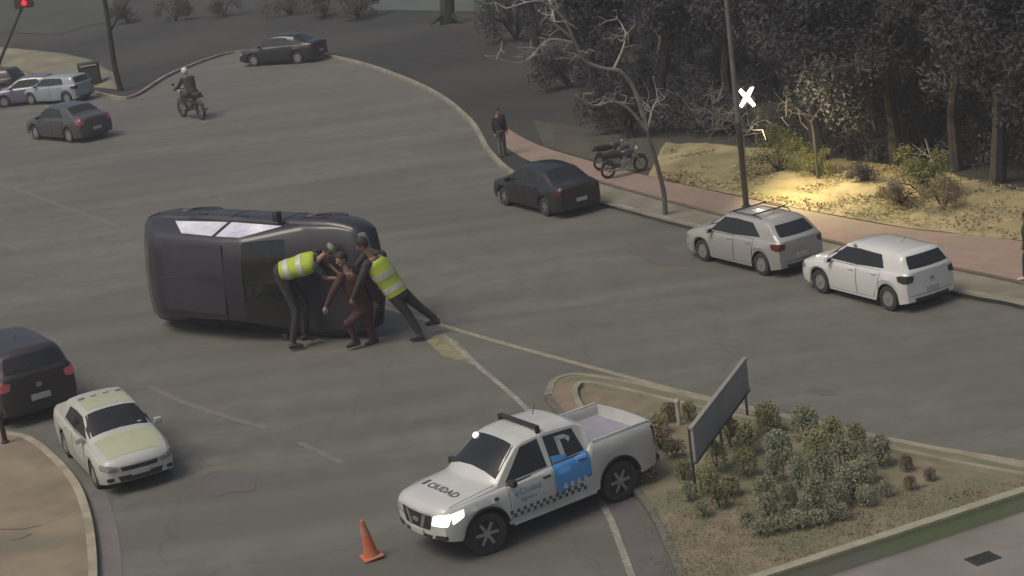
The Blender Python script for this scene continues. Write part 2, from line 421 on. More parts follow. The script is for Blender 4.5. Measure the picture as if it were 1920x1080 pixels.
    def mirrors(s, x, z, m, y=None):
        for sg in (1, -1):
            yy = y or s.P['hw']*.93
            mb = MB().box(x-.06, sg*(yy+.10)-.09, z-.06, x+.05, sg*(yy+.10)+.09, z+.07, .03)
            mb.tube([(x, sg*(yy-.06), z-.05), (x, sg*(yy+.06), z-.02)], .02, 6)
            o = mb.build('side_mirror', m, s.root)
            MB().box(x-.066, sg*(yy+.10)-.07, z-.04, x-.058, sg*(yy+.10)+.07, z+.05, .002).build('mirror_glass', glass, o)
    def place(s, pr, pf, side, scale=None):
        """stand the car with its rear and front wheel (on the named side) over two ground points"""
        A, B = G(*pr), G(*pf); d = (B-A).normalized(); n = Vector((-d.y, d.x, 0))*side
        sc = scale or (B-A).length/s.P['wb']
        c = (A+B)/2-n*(s.P['hw']-.1)*sc
        s.root.location = (c.x, c.y, 0.004); s.root.rotation_euler = (0, 0, math.atan2(d.y, d.x)); s.root.scale = (sc,)*3
    def put(s, p, ang, ref, sc=1.0):
        """put local point ref=(x,y) of the car on ground point p with the given heading"""
        a = rad(ang); d = Vector((math.cos(a), math.sin(a), 0)); n = Vector((-d.y, d.x, 0))
        c = p-d*ref[0]*sc-n*ref[1]*sc
        s.root.location = (c.x, c.y, 0.004); s.root.rotation_euler = (0, 0, a); s.root.scale = (sc,)*3

def paintm(name, c, rough=.30, coat=.9, c2=None, metal=0.0):
    return mat(name, c, c2 or tuple(x*.93 for x in c), 1.5, rough, metal=metal, coat=coat)

def hatch(name, paint, label, group=None, L=3.95, light=tailred, kind='hatch', front=None, rails=False, letters=None, darklamp=False, roofp=None, tum=.36, hw=.86, dish=None, rim=None):
    """hatchback: 2.55 m wheelbase, sloping nose, steep tailgate"""
    wb = 2.55; xf = wb/2+.78; xr = -wb/2-.62; h = 1.46
    if kind == 'sedan': wb = 2.6; xf = wb/2+.82; xr = -wb/2-.92
    if kind == 'wagon': wb = 2.6; xf = wb/2+.82; xr = -wb/2-.72; h = 1.50
    P = dict(wb=wb, fo=xf-wb/2, ro=-wb/2-xr, hw=hw, R=.31, sill=.20, mid=.0, tum=tum, dish=dish, rim=rim or rimgrey,
             belt=[(xr, .98), (xr+.4, .99), (-.3, .95), (.9, .90), (1.35, .86), (xf-.1, .72), (xf, .66)],
             top=[(xr, 1.02), (xr+.06, 1.08), (xr+.28, 1.38), (xr+.42, h-.03), (-.6, h), (.0, h), (.30, h-.05), (1.12, .95), (1.5, .90), (xf-.12, .76), (xf, .68)])
    if kind == 'sedan':
        P['top'] = [(xr, .98), (xr+.12, 1.03), (xr+.5, 1.06), (xr+1.15, h-.06), (-.5, h), (.0, h), (.32, h-.05), (1.15, .95), (1.5, .90), (xf-.12, .76), (xf, .68)]
        P['belt'] = [(xr, .95), (xr+.4, .98), (-.3, .95), (.9, .90), (1.35, .86), (xf-.1, .72), (xf, .66)]
    if kind == 'wagon':
        P['top'] = [(xr, 1.0), (xr+.10, 1.06), (xr+.50, 1.40), (xr+.68, h-.03), (-.5, h), (.0, h), (.32, h-.05), (1.2, .97), (1.5, .91), (xf-.12, .76), (xf, .68)]
        P['kf'] = .16
    c = Car(name, P, paint, label, 'car', group)
    # glass
    c.decal('windscreen', [(.40, .66), (1.02, .71), (1.02, -.71), (.40, -.66)], 'T', glass, off=.006, nu=10, nv=16, k=.04)
    rw = {'hatch': [(.53, h-.10), (-.53, h-.10), (-.62, 1.08), (.62, 1.08)], 'wagon': [(.50, h-.13), (-.50, h-.13), (-.60, 1.09), (.60, 1.09)]}
    if kind == 'sedan': c.decal('rear_window', [(xr+.62, .62), (xr+1.06, .56), (xr+1.06, -.56), (xr+.62, -.62)], 'T', glass, nu=8, nv=14, k=.04)
    else: c.decal('rear_window', rw[kind], 'B', glass, nu=16, nv=8, k=.05)
    c.both('front_side_window', [(.88, .985), (.34, h-.115), (-.14, h-.10), (-.14, .985)][::-1], glass, k=.0)
    if kind == 'sedan': q = [(-.22, .99), (-.22, h-.10), (-.70, h-.12), (-1.0, 1.03)]
    elif kind == 'wagon': q = [(-.22, .99), (-.22, h-.10), (-.88, h-.12), (-1.28, 1.06)]
    else: q = [(-.22, .99), (-.22, h-.10), (-.98, h-.12), (-1.13, 1.04)]
    c.both('rear_side_window', q, glass, k=.0)
    c.both('door_pillar', [(-.145, .98), (-.145, h-.09), (-.215, h-.09), (-.215, .98)], black, off=.005, nu=2)
    c.doors([([(.86, .27), (.86, .93), (-.16, .95), (-.16, .27)], .02, .86), ([(-.20, .27), (-.20, .95), (-1.05, .97), (-.90, .30)], -.82, .88)], handle=paint)
    # nose
    c.decal('grille', [(.42, .62), (-.42, .62), (-.38, .53), (.38, .53)], 'F', black, off=.01, nu=16)
    c.decal('lower_intake', [(.5, .43), (-.5, .43), (-.45, .31), (.45, .31)], 'F', black, off=.01, nu=16)
    for sg in (1, -1):
        c.decal('headlight', [(sg*.78, .71), (sg*.46, .64), (sg*.46, .54), (sg*.80, .58)], 'F', front or lampgrey, off=.012, k=.15)
        c.decal('fog_lamp', [(sg*.72, .42), (sg*.58, .42), (sg*.58, .34), (sg*.72, .34)], 'F', black, off=.012, k=.2)
    c.decal('number_plate', [(.2, .50), (-.2, .50), (-.2, .40), (.2, .40)], 'F', platem, off=.02)
    # tail
    lm = black if darklamp else light
    for sg in (1, -1):
        c.decal('tail_light', [(sg*.80, .96), (sg*.54, .93), (sg*.58, .78), (sg*.81, .76)], 'B', lm, off=.012, k=.15)
        c.decal('tail_light_side', [(xr+.02, .95), (xr+.26, .93), (xr+.20, .80), (xr+.02, .78)], 'L' if sg > 0 else 'R', lm, off=.012, k=.1)
    c.decal('rear_bumper_insert', [(.55, .36), (-.55, .36), (-.5, .24), (.5, .24)], 'B', black, off=.01)
    c.decal('number_plate', [(.2, .60), (-.2, .60), (-.2, .48), (.2, .48)], 'B', platem, off=.015)
    if kind != 'sedan':
        c.decal('tailgate_seam', [(.66, .44), (-.66, .44), (-.66, .43), (.66, .43)], 'B', seam, off=.003, nu=20, nv=1)
        c.decal('emblem', [(.06, .83), (-.06, .83), (-.06, .73), (.06, .73)], 'B', chrome, off=.015, k=.4)
    c.mirrors(.80, .98, paint)
    if rails:
        for sg in (1, -1):
            MB().tube([(.25, sg*.52, h-.01), (.15, sg*.53, h+.05), (-1.0, sg*.52, h+.05), (-1.1, sg*.51, h-.01)], .016, 6).build('roof_rail', black, c.root)
        for xx in (.02, -.8):
            MB().tube([(xx, -.57, h+.07), (xx, .57, h+.07)], .022, 6).build('roof_crossbar', black, c.root)
    MB().tube([(-.95, 0, h+.02), (-1.15, 0, h+.19)], .006, 5).build('antenna', black, c.root)
    return c

# --- checker trim, lettering and paint of the traffic pickup
pwhite = mat('truck_white_paint', (0.54, 0.55, 0.52), (0.50, 0.51, 0.485), 1.3, .35, coat=.4, c3=(0.46, 0.46, 0.43), big=1.2)
pblue = mat('truck_blue_paint', (0.07, 0.30, 0.66), (0.055, 0.26, 0.58), 3, .35, coat=.4)
lblue = mat('light_blue_film', (0.17, 0.40, 0.85), (0.13, 0.33, 0.75), 3, .35)
textgrey = mat('dark_lettering', (0.06, 0.065, 0.075), (0.09, 0.095, 0.1), 10, .6)
textblue = mat('blue_lettering', (0.13, 0.22, 0.42), (0.2, 0.3, 0.5), 10, .6)
bedm = mat('bed_liner', (0.30, 0.285, 0.34), (0.25, 0.24, 0.285), 4, .7, bump=.2)
def pickup():
    P = dict(wb=3.15, fo=.80, ro=.93, hw=.93, R=.41, Ra=.50, sill=.42, mid=.3, tum=.30, tw=.26, tapf=.12, tapr=.02, kf=.16, kr=.02, spokes=6, rim=chrome, dish=black, crown=.03,
             belt=[(-2.6, 1.37), (-.96, 1.36), (-.90, 1.25), (.6, 1.17), (1.1, 1.155), (1.9, 1.13), (2.27, 1.08), (2.375, 1.02)],
             top=[(-2.6, 1.385), (-1.06, 1.385), (-1.00, 1.40), (-.95, 1.74), (-.75, 1.84), (-.1, 1.88), (.40, 1.85), (.56, 1.79), (1.22, 1.23), (1.6, 1.19), (2.12, 1.14), (2.27, 1.10), (2.375, 1.04)],
             bed=(-2.43, -1.05, 1.17), cuts=[-2.43, -1.05, -.97], steer=rad(-9))
    c = Car('pickup_truck', P, pwhite, 'white and blue traffic pickup with checkered stripe parked beside the planted island', 'pickup')
    c.decal('windscreen', [(.60, .62), (1.17, .74), (1.17, -.74), (.60, -.62)], 'T', glass, nu=10, nv=16, k=.03)
    c.decal('rear_window', [(.50, 1.72), (-.50, 1.72), (-.62, 1.45), (.62, 1.45)], 'B', glass)
    c.both('front_side_window', [(1.02, 1.215), (.50, 1.73), (.10, 1.77), (.05, 1.235)][::-1], glass)
    rwL, rwR = c.both('rear_side_window', [(-.06, 1.25), (-.03, 1.77), (-.70, 1.74), (-.84, 1.285)], glass)
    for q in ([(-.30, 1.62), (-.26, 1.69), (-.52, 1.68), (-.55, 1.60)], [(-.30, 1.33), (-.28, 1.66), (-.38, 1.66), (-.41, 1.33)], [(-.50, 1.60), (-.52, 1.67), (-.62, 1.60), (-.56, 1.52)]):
        c.decal('white_window_shape', q, 'L', platem, off=.012, k=.15, nu=5, nv=5)  # white shapes laid on the left rear window
    # doors, the rear one blue
    c.doors([([(1.02, .54), (1.02, 1.165), (.00, 1.20), (.00, .52)], .14, 1.08)])
    for vw, sg in (('L', 1), ('R', -1)):
        d = c.decal('rear_door', [(-.05, .66), (-.05, 1.225), (-.88, 1.25), (-.88, .80)], vw, pblue, off=.007)
        d['label'] = 'blue rear door'
        c.decal('door_gap', [(-.04, .64), (-.04, 1.235), (-.89, 1.26), (-.89, .78)], vw, seam, off=.003, parent=d)
        c.decal('blue_frame', [(.03, 1.21), (.06, 1.80), (-.02, 1.80), (-.05, 1.21)], vw, pwhite, off=.010, nu=3, parent=d)
        MB().box(-.82, sg*.90-.025, 1.125, -.62, sg*.90+.025, 1.155, .01).build('handle', black, d)
        c.decal('window_blue_film', [(-.08, 1.255), (-.07, 1.38), (-.42, 1.34), (-.42, 1.27)], vw, pblue, off=.011, k=.05, parent=d)
        c.decal('logo_dome', [(-.14, 1.0), (-.14, 1.12), (-.42, 1.13), (-.42, 1.0)], vw, lblue, off=.012, k=.35, parent=d)
        c.decal('logo_block', [(-.56, 1.10), (-.56, 1.22), (-.82, 1.23), (-.82, 1.10)], vw, lblue, off=.012, k=.1, parent=d)
        for i, x in enumerate((-.20, -.36, -.52, -.68)):
            c.decal('logo_tooth', [(x, .74), (x-.05, .84), (x-.10, .76), (x-.09, .70)], vw, pwhite, off=.012, nu=3, nv=3, parent=d)
        # checkered stripe low on the doors
        for r_ in range(2):
            for i in range(12):
                x = 1.06-(i*2+r_)*.075
                if x < -.78: continue
                z = .62-r_*.075
                c.decal('checker_square', [(x, z), (x, z+.068), (x-.072, z+.068), (x-.072, z)], vw, textgrey, off=.012, nu=2, nv=2)
        # arch trim
        for xw in (1.575, -1.575):
            mb = MB(); pts = []
            for k in range(19):
                a = math.pi*k/18
                x = xw+math.cos(a)*.505; z = .41+math.sin(a)*.505
                h = c.cast(x, z+.02, vw)
                if h and z > .42: pts.append(Vector((x, h[0].y, z)))
            if len(pts) > 3: mb.tube(pts, .022, 6).build('arch_trim', black, c.root)
        # running board
        MB().box(-.98, sg*.86-.05, .37, .98, sg*.86+.05, .43, .015).build('side_step', pwhite, c.root)
    # emblem and wordmark on the driver door and the bonnet
    c.text('lettering', 'Ciudad', (.80, .935), (-1, 0), (0, 1), 'L', textblue, .16)
    c.text('lettering', 'Agentes', (.78, .80), (-1, 0), (0, 1), 'L', textblue, .10)
    c.decal('side_crest', [(1.36, .98), (1.36, 1.05), (1.26, 1.05), (1.26, .98)], 'L', textgrey, off=.008, k=.3)
    c.decal('side_crest', [(.90, .92), (.90, 1.0), (.85, 1.0), (.85, .92)], 'L', textblue, off=.012, k=.3)
    c.text('lettering', 'CIUDAD', (2.02, .42), (0, -1), (-1, 0), 'T', textgrey, .26) if False else None
    c.decal('hood_crest', [(1.78, -.60), (1.98, -.60), (1.98, -.50), (1.78, -.50)], 'T', textgrey, off=.008, k=.1)
    c.text('hood_lettering', 'CIUDAD', (2.00, -.40), (0, 1), (-1, 0), 'T', textgrey, .235)
    # hood seam, nose
    for y in (-.77, .76): c.decal('hood_seam', [(2.25, y), (1.25, y+.0), (1.25, y+.012), (2.25, y+.012)], 'T', seam, off=.003, nu=20, nv=1)
    gr = c.decal('grille', [(.50, .97), (-.50, .97), (-.40, .68), (.40, .68)], 'F', black, off=.012, k=.05)
    c.decal('grille_bar', [(.33, .95), (.24, .95), (.14, .70), (.22, .70)], 'F', chrome, off=.02, parent=gr, nu=3)
    c.decal('grille_bar', [(-.33, .95), (-.24, .95), (-.14, .70), (-.22, .70)], 'F', chrome, off=.02, parent=gr, nu=3)
    c.decal('badge', [(.10, .86), (-.10, .86), (-.10, .78), (.10, .78)], 'F', chrome, off=.026, parent=gr, k=.35)
    for sg in (1, -1):
        hl = c.decal('headlight', [(sg*.84, 1.03), (sg*.54, .98), (sg*.46, .78), (sg*.82, .80)], 'F', lampon if sg > 0 else lampclear, off=.014, k=.08)
        if sg > 0: hl['label'] = 'headlight switched on'
        c.decal('fog_lamp', [(sg*.80, .62), (sg*.54, .60), (sg*.50, .54), (sg*.78, .50)], 'F', black, off=.012, k=.1)
        c.decal('tail_light', [(sg*.89, 1.28), (sg*.77, 1.28), (sg*.77, .92), (sg*.89, .92)], 'B', tailred, off=.012)
        c.decal('headlight_side', [(2.28, 1.02), (2.03, 1.05), (2.05, .92), (2.28, .82)], 'L' if sg > 0 else 'R', lampon if sg > 0 else lampclear, off=.014, k=.08)
    c.decal('lower_intake', [(.46, .58), (-.46, .58), (-.40, .50), (.40, .50)], 'F', black, off=.01)
    c.decal('number_plate', [(.21, .64), (-.21, .64), (-.21, .54), (.21, .54)], 'F', platem, off=.03)
    c.decal('bed_liner', [(-2.40, .74), (-1.08, .74), (-1.08, -.74), (-2.40, -.74)], 'T', bedm, off=.008, nu=30, nv=20)
    c.decal('tailgate_seam', [(.76, 1.33), (-.76, 1.33), (-.76, .66), (.76, .66)], 'B', pwhite, off=.01)
    c.mirrors(.98, 1.23, black, y=.90)
    # roof: light bar, antenna, small lit lamp behind the windscreen corner
    MB().box(-.04, -.62, 1.935, .07, .62, 1.985, .02).build('roof_bar', black, c.root)
    for sg in (1, -1): MB().box(-.03, sg*.60-.03, 1.84, .06, sg*.60+.03, 1.945, .01).build('bar_foot', black, c.root)
    MB().tube([(-.50, -.25, 1.88), (-.58, -.25, 2.08)], .008, 5).build('antenna', black, c.root)
    MB().ball((.68, -.50, 1.76), .07, n=10).build('beacon', lampon, c.root)
    MB().tube([(-2.44, .845, 1.395), (-1.03, .845, 1.395)], .02, 6).build('bed_rail', pwhite, c.root)
    MB().tube([(-2.44, -.845, 1.395), (-1.03, -.845, 1.395)], .02, 6).build('bed_rail', pwhite, c.root)
    mb = MB().box(-2.62, -.85, .52, -2.50, .85, .64, .03); mb.build('rear_bumper', black, c.root)
    c.place((1165, 938), (918, 1038), 1)
    return c
# ================================================================ SETTING
KZ = .13
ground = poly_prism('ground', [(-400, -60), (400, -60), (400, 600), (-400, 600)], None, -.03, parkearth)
Kpx = [(-420, 60), (-200, 95), (0, 132), (120, 160), (190, 180), (250, 184), (325, 140), (440, 100), (560, 100), (660, 118), (745, 146), (820, 182), (880, 232), (915, 290), (975, 338), (1130, 385), (1300, 430), (1545, 487), (1800, 554), (1920, 578), (2200, 652), (2500, 735)]
K = [G(x, y) for x, y in Kpx]; K = smoothline(K, 5)
rd = K + [G(2500, 1500), G(-700, 1500), G(-900, 60)]
poly_prism('road', rd, None, .0, asphalt)
ribbon('kerb', K, .17, -.02, KZ, concrete, side=1, jitter=.0)
# park ground beyond the kerb, a slab level with the kerb top
pk = [Vector((p.x, p.y, 0)) for p in K]
off = []
for i, p in enumerate(pk):
    d = (pk[min(i+1, len(pk)-1)]-pk[max(i-1, 0)]).normalized(); off.append(p+Vector((-d.y, d.x, 0))*.16)
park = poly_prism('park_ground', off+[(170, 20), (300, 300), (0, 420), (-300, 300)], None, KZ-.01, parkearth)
# verge strip, brick path beside it
def band(name, near, far, z, m):
    a = smoothline([G(x, y, z) for x, y in near], 4); b = smoothline([G(x, y, z) for x, y in far], 4)
    return poly_prism(name, a+b[::-1], None, z, m)
near = [(905, 262), (960, 322), (1130, 372), (1300, 414), (1545, 470), (1800, 523), (1920, 548), (2300, 645)]
kback = [(G(x, y)+Vector((.1, .15, 0))) for x, y in []]
band('verge', [(985, 338), (1130, 381), (1300, 426), (1545, 483), (1800, 549), (1920, 573), (2300, 672)], [(1000, 310), (1130, 345), (1300, 392), (1545, 452), (1800, 508), (1920, 534), (2300, 625)], KZ-.002, mat('verge_soil', (0.20, 0.185, 0.135), (0.15, 0.145, 0.10), 1.6, .95, bump=.5, c3=(0.24, 0.225, 0.18), big=.7))
band('footpath', [(940, 270), (1000, 305), (1130, 344), (1300, 391), (1545, 451), (1800, 507), (1920, 533), (2300, 624)], [(950, 240), (1010, 272), (1130, 308), (1300, 350), (1500, 392), (1700, 428), (1920, 452), (2300, 520)], KZ+.004, pavepink)
ribbon('path_edging', smoothline([G(x, y, KZ) for x, y in [(1000, 305), (1130, 344), (1300, 391), (1545, 451), (1800, 507), (1920, 533), (2300, 624)]], 5), .12, KZ-.02, KZ+.05, mat('edging', (0.16, 0.13, 0.09), (0.11, 0.09, 0.065), 3, .9))
# straw covered bank beyond the path: displaced sheet
def terrain(name, outline_near, outline_far, z, m, amp, nu=90, nv=26, seed=0):
    vs = []; fs = []
    def at(L, t):
        s_ = t*(len(L)-1); i = min(int(s_), len(L)-2); return L[i].lerp(L[i+1], s_-i)
    A = [G(x, y, z) for x, y in outline_near]; B = [G(x, y, z) for x, y in outline_far]
    for j in range(nv+1):
        for i in range(nu+1):
            p = at(A, i/nu).lerp(at(B, i/nu), j/nv)
            e = min(1, j/4)*min(1, (nv-j)/3)*min(1, i/4)*min(1, (nu-i)/4)
            h = (mnoise.fractal(Vector((p.x*.45+seed, p.y*.45, 0)), .8, 2.1, 4)+.45)*amp
            vs.append(Vector((p.x, p.y, z+max(0, h)*e+.03*e)))
    for j in range(nv):
        for i in range(nu):
            a = j*(nu+1)+i; fs.append((a, a+1, a+nu+2, a+nu+1))
    o = meshobj(name, (vs, fs), m, smooth=True); o['kind'] = 'structure'; return o
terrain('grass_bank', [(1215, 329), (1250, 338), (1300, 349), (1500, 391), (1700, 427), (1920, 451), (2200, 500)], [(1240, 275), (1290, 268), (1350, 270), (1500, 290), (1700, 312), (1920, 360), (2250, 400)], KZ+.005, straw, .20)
terrain('dark_bank', [(1020, 274), (1130, 307), (1225, 331)], [(1000, 225), (1130, 245), (1260, 262)], KZ+.005, mat('dimmed_grass', (0.085, 0.08, 0.055), (0.055, 0.054, 0.040), 1.2, .95, bump=.5), .15, 30, 14, 3)  # bank beyond the lamp's reach, its dimness put into the grass colour
terrain('park_bank', [(-300, 84), (0, 124), (120, 150), (180, 164), (225, 168)], [(-300, 40), (0, 88), (120, 100), (170, 112), (212, 136)], KZ+.005, mat('painted_lit_ground', (0.20, 0.185, 0.12), (0.15, 0.145, 0.10), .9, .95, c3=(0.24, 0.22, 0.15), big=.3), .25, 50, 12, 7)  # yellowish light on this strip is put into the ground colour
# pale mown field in the distance
poly_prism('far_field', [G(650, 18, KZ), G(960, 24, KZ), G(1000, -30, KZ), G(1150, -100, KZ), G(600, -110, KZ), G(700, -30, KZ)], None, KZ+.02, mat('far_field', (0.075, 0.10, 0.085), (0.09, 0.115, 0.10), .15, .95))
poly_prism('far_lawn', [G(-400, 10, KZ), G(0, 60, KZ), G(110, 66, KZ), G(150, 52, KZ), G(215, 38, KZ), G(230, 20, KZ), G(200, -60, KZ), G(-400, -90, KZ)], None, KZ+.02, mat('far_lawn', (0.058, 0.064, 0.052), (0.040, 0.048, 0.040), .2, .95))
# left pavement with its kerb
lk = [(-300, 800), (-60, 806), (20, 812), (62, 826), (105, 862), (140, 905), (160, 955), (170, 1010), (174, 1090), (178, 1400)]
LK = smoothline([G(x, y, KZ) for x, y in lk], 6)
paveL = poly_prism('corner_pavement', LK+[G(-700, 1400, KZ)], None, KZ-.004, mat('corner_paving', (0.27, 0.215, 0.145), (0.215, 0.175, 0.12), 1.2, .92, bump=.4, c3=(0.165, 0.145, 0.105), big=.55))
ribbon('corner_kerb', LK, .17, -.02, KZ, mat('pale_kerb', (0.40, 0.36, 0.26), (0.30, 0.27, 0.20), 3, .85, c3=(0.24, 0.215, 0.16), big=.9), side=0)
ribbon('gutter', [p+Vector((.36, 0, 0)) for p in LK[30:]], .36, None, .008, mat('gutter_concrete', (0.165, 0.148, 0.142), (0.13, 0.118, 0.115), 2, .9, bump=.3))
for a, b in (((2, 992), (78, 985)), ((20, 1012), (60, 1000))):
    ribbon('paving_crack', [G(a[0], a[1], KZ), G((a[0]+b[0])/2, (a[1]+b[1])/2+4, KZ), G(b[0], b[1], KZ)], .035, None, KZ+.002, asphalt2, jitter=.01)
# planted island
isl = [(1022, 752), (1030, 728), (1050, 715), (1085, 709), (1130, 715), (1200, 727), (1330, 758), (1500, 795), (1700, 838), (1850, 868), (1960, 891), (2010, 903)]
ISL = smoothline([G(x, y) for x, y in isl], 6)
left = smoothline([G(x, y) for x, y in [(1022, 752), (1060, 800), (1120, 862), (1190, 932), (1232, 1000), (1268, 1085), (1330, 1260)]], 6)
wallTop = [G(1200, 1158, .39), G(1430, 1080, .39), G(1680, 999, .39), G(1920, 920, .39), G(1985, 899, .39)]
poly_prism('island_ground', ISL+[Vector((p.x, p.y, 0)) for p in wallTop[::-1]]+left[::-1], None, KZ-.006, dirt)
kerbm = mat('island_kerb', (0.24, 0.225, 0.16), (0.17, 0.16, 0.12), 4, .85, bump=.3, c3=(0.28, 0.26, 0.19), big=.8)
ribbon('island_kerb', ISL, .16, -.02, KZ+.01, kerbm, side=-1)
ribbon('island_kerb', left, .15, -.02, KZ+.01, mat('painted_shade_kerb', (0.15, 0.14, 0.115), (0.10, 0.095, 0.08), 4, .9), side=1)  # darker copy of the kerb, shade on this side put into its colour
# paved nose and the inner border
nose = smoothline([G(x, y, KZ) for x, y in [(1026, 752), (1034, 731), (1054, 719), (1084, 714), (1096, 716), (1080, 728), (1078, 745), (1092, 775), (1110, 800), (1085, 812), (1050, 780)]], 4)
poly_prism('paved_nose', nose, None, KZ+.004, mat('nose_paving', (0.24, 0.175, 0.135), (0.19, 0.15, 0.11), 3, .9, bump=.3))
inner = smoothline([G(x, y, KZ) for x, y in [(1160, 860), (1118, 808), (1092, 772), (1079, 745), (1082, 729), (1100, 722), (1160, 733), (1260, 757), (1400, 789), (1560, 824), (1700, 853), (1830, 880), (1960, 903)]], 6)
ribbon('bed_border', inner, .13, KZ-.05, KZ+.09, kerbm, side=0)
ribbon('bed_strip', smoothline([G(x, y, KZ) for x, y in [(1180, 731), (1330, 765), (1500, 803), (1700, 846), (1880, 883)]], 5), .20, None, KZ+.008, mat('strip_paving', (0.17, 0.165, 0.115), (0.13, 0.125, 0.09), 4, .9))
# low retaining wall with green painted side, lower pavement in front
poly_prism('lower_pavement', [Vector((p.x, p.y, 0)) for p in wallTop]+[G(2300, 800), G(2400, 1400), G(1100, 1500), G(1150, 1250)], None, .02, mat('lower_paving', (0.235, 0.215, 0.195), (0.19, 0.178, 0.165), 1.1, .9, bump=.3, c3=(0.165, 0.158, 0.148), big=.4))
wl = [Vector((p.x, p.y, 0)) for p in wallTop]
gw = empty('retaining_wall', wl[0], label='low green painted retaining wall along the front edge of the planted island', cat='wall')
def wallpart(name, line, wdt, z0, z1, m, side, dz=0):
    o = ribbon(name, line, wdt, z0, z1, m, side=side, kind=None); o.parent = gw; o.location = -wl[0]; return o
wallpart('wall_face', wl, .16, -.02, .34, mat('green_wall_paint', (0.29, 0.35, 0.18), (0.25, 0.30, 0.15), 1.5, .85, bump=.3, c3=(0.29, 0.30, 0.21), big=.5), 1)
cop = [p+Vector((.0, -.03, 0)) for p in wl]
wallpart('coping', cop, .20, .342, .39, mat('wall_coping', (0.33, 0.31, 0.22), (0.25, 0.24, 0.17), 3, .85, bump=.3), 1)
# side road gutter beside the island
gl = smoothline([G(x, y) for x, y in [(1040, 800), (1105, 872), (1160, 940), (1202, 1010), (1232, 1085), (1290, 1260)]], 5)
ribbon('island_gutter', gl, .55, None, .008, mat('gutter_purple', (0.125, 0.114, 0.110), (0.10, 0.093, 0.092), 2, .9, bump=.3), side=0)
# painted lines
def line(px, wd, m, z=.006, n=6): return ribbon('road_marking', smoothline([G(x, y) for x, y in px], n), wd, None, z, m)
line([(-300, 255), (0, 345), (120, 388), (220, 424)], .13, fline)
line([(560, 530), (700, 570), (810, 604), (930, 640), (1120, 692), (1320, 745), (1500, 785), (1700, 830), (1920, 868), (2200, 925)], .16, yline)
line([(830, 628), (900, 690), (945, 728), (990, 770), (1050, 838), (1105, 908), (1140, 965), (1166, 1030), (1190, 1100), (1230, 1250)], .13, wline, z=.012)
line([(0, 456), (38, 470)], .12, fline); line([(-200, 400), (-120, 425)], .12, fline)
line([(280, 725), (350, 757), (420, 780), (500, 803)], .16, fline); line([(560, 830), (640, 868)], .14, fline)
poly_prism('road_marking', [G(800, 640), G(822, 626), (G(858, 640)), G(905, 690), G(830, 668)], None, .009, mat('hatch_yellow', (0.28, 0.265, 0.12), (0.19, 0.18, 0.11), 6, .8, c3=(0.16, 0.15, 0.11), big=1.5))
# tar patches and worn areas
rp = random.Random(5)
def blob(px, py, rx, ry, m, ang=-58, z=.004):
    c = G(px, py); a = rad(ang); pts = []
    for k in range(26):
        t = 2*math.pi*k/26; r_ = 1+.22*math.sin(t*2+px)+.12*math.sin(t*5+py)
        v = Vector((math.cos(t)*rx*r_, math.sin(t)*ry*r_, 0)); v = Matrix.Rotation(a, 3, 'Z') @ v; pts.append(c+v)
    o = poly_prism('road_patch', pts, None, z, m); return o
pm = mat('patch_light', (0.145, 0.137, 0.124), (0.118, 0.112, 0.101), 1.5, .85, bump=.25, bscale=40)
pd = mat('patch_dark', (0.118, 0.110, 0.100), (0.105, 0.099, 0.091), 1.5, .85, bump=.25, bscale=40)
for i, (x, y, a, b, m) in enumerate([(740, 290, 1.6, .9, pm), (1130, 610, .3, .2, pd), (1540, 735, .35, .22, pd), (575, 968, .10, .07, pm), (330, 980, .12, .08, pd), (600, 985, .06, .05, pm), (1240, 480, 1.2, .6, pd), (420, 905, 1.0, .5, pd)]):
    blob(x, y, a, b, m, z=.003+.0005*i)

# ================================================================ foliage
def leaf_mesh(n, shape, size, rnd, flat=.0):
    vs = []; fs = []
    for i in range(n):
        c = shape(rnd); s_ = size*rnd.uniform(.6, 1.4)
        a = Vector((rnd.gauss(0, 1), rnd.gauss(0, 1), rnd.gauss(0, 1)*(1-flat))).normalized()
        b = a.cross(Vector((rnd.gauss(0, 1), rnd.gauss(0, 1), rnd.gauss(0, 1)))).normalized()
        k = len(vs); bend = a.cross(b)*s_*.2
        vs += [c-a*s_, c+b*s_*.45+bend, c+a*s_, c-b*s_*.45+bend]; fs.append((k, k+1, k+2, k+3))
    return vs, fs
def bush_shape(h, r, rnd0, square=.5):
    lobes = [(rnd0.uniform(-.35, .35)*r, rnd0.uniform(-.35, .35)*r, rnd0.uniform(.45, .8)*h, rnd0.uniform(.45, .7)*r) for _ in range(5)]
    def f(rnd):
        if rnd.random() < .55:
            t = rnd.uniform(0, 2*math.pi); z = rnd.uniform(.06, 1)**.8*h
            rr = r*(1-abs(2*z/h-1)**4*.35)*rnd.uniform(.72, 1.05)
            if z > h*.85: rr *= rnd.uniform(.1, 1)
            return Vector((math.cos(t)*rr, math.sin(t)*rr, z))
        x, y, z, q = rnd.choice(lobes); v = Vector((rnd.gauss(0, 1), rnd.gauss(0, 1), rnd.gauss(0, 1))).normalized()*q*rnd.uniform(.6, 1.0)
        return Vector((x+v.x, y+v.y, max(.03, z+v.z*h/r*.4)))
    return f
def leafmat(name, a, b, scale=3): return mat(name, a, b, scale, .75, objvar=.22, spec=.2)
olive = leafmat('olive_leaves', (0.22, 0.215, 0.105), (0.31, 0.295, 0.16))
fresh = leafmat('green_leaves', (0.18, 0.21, 0.13), (0.26, 0.285, 0.19))
grey = leafmat('grey_leaves', (0.20, 0.21, 0.135), (0.29, 0.29, 0.20))
brown = leafmat('brown_leaves', (0.14, 0.12, 0.075), (0.21, 0.175, 0.115))
stemm = mat('stem_bark', (0.10, 0.08, 0.06), (0.06, 0.05, 0.04), 12, .9)
rb = random.Random(11)
BM_ = {}
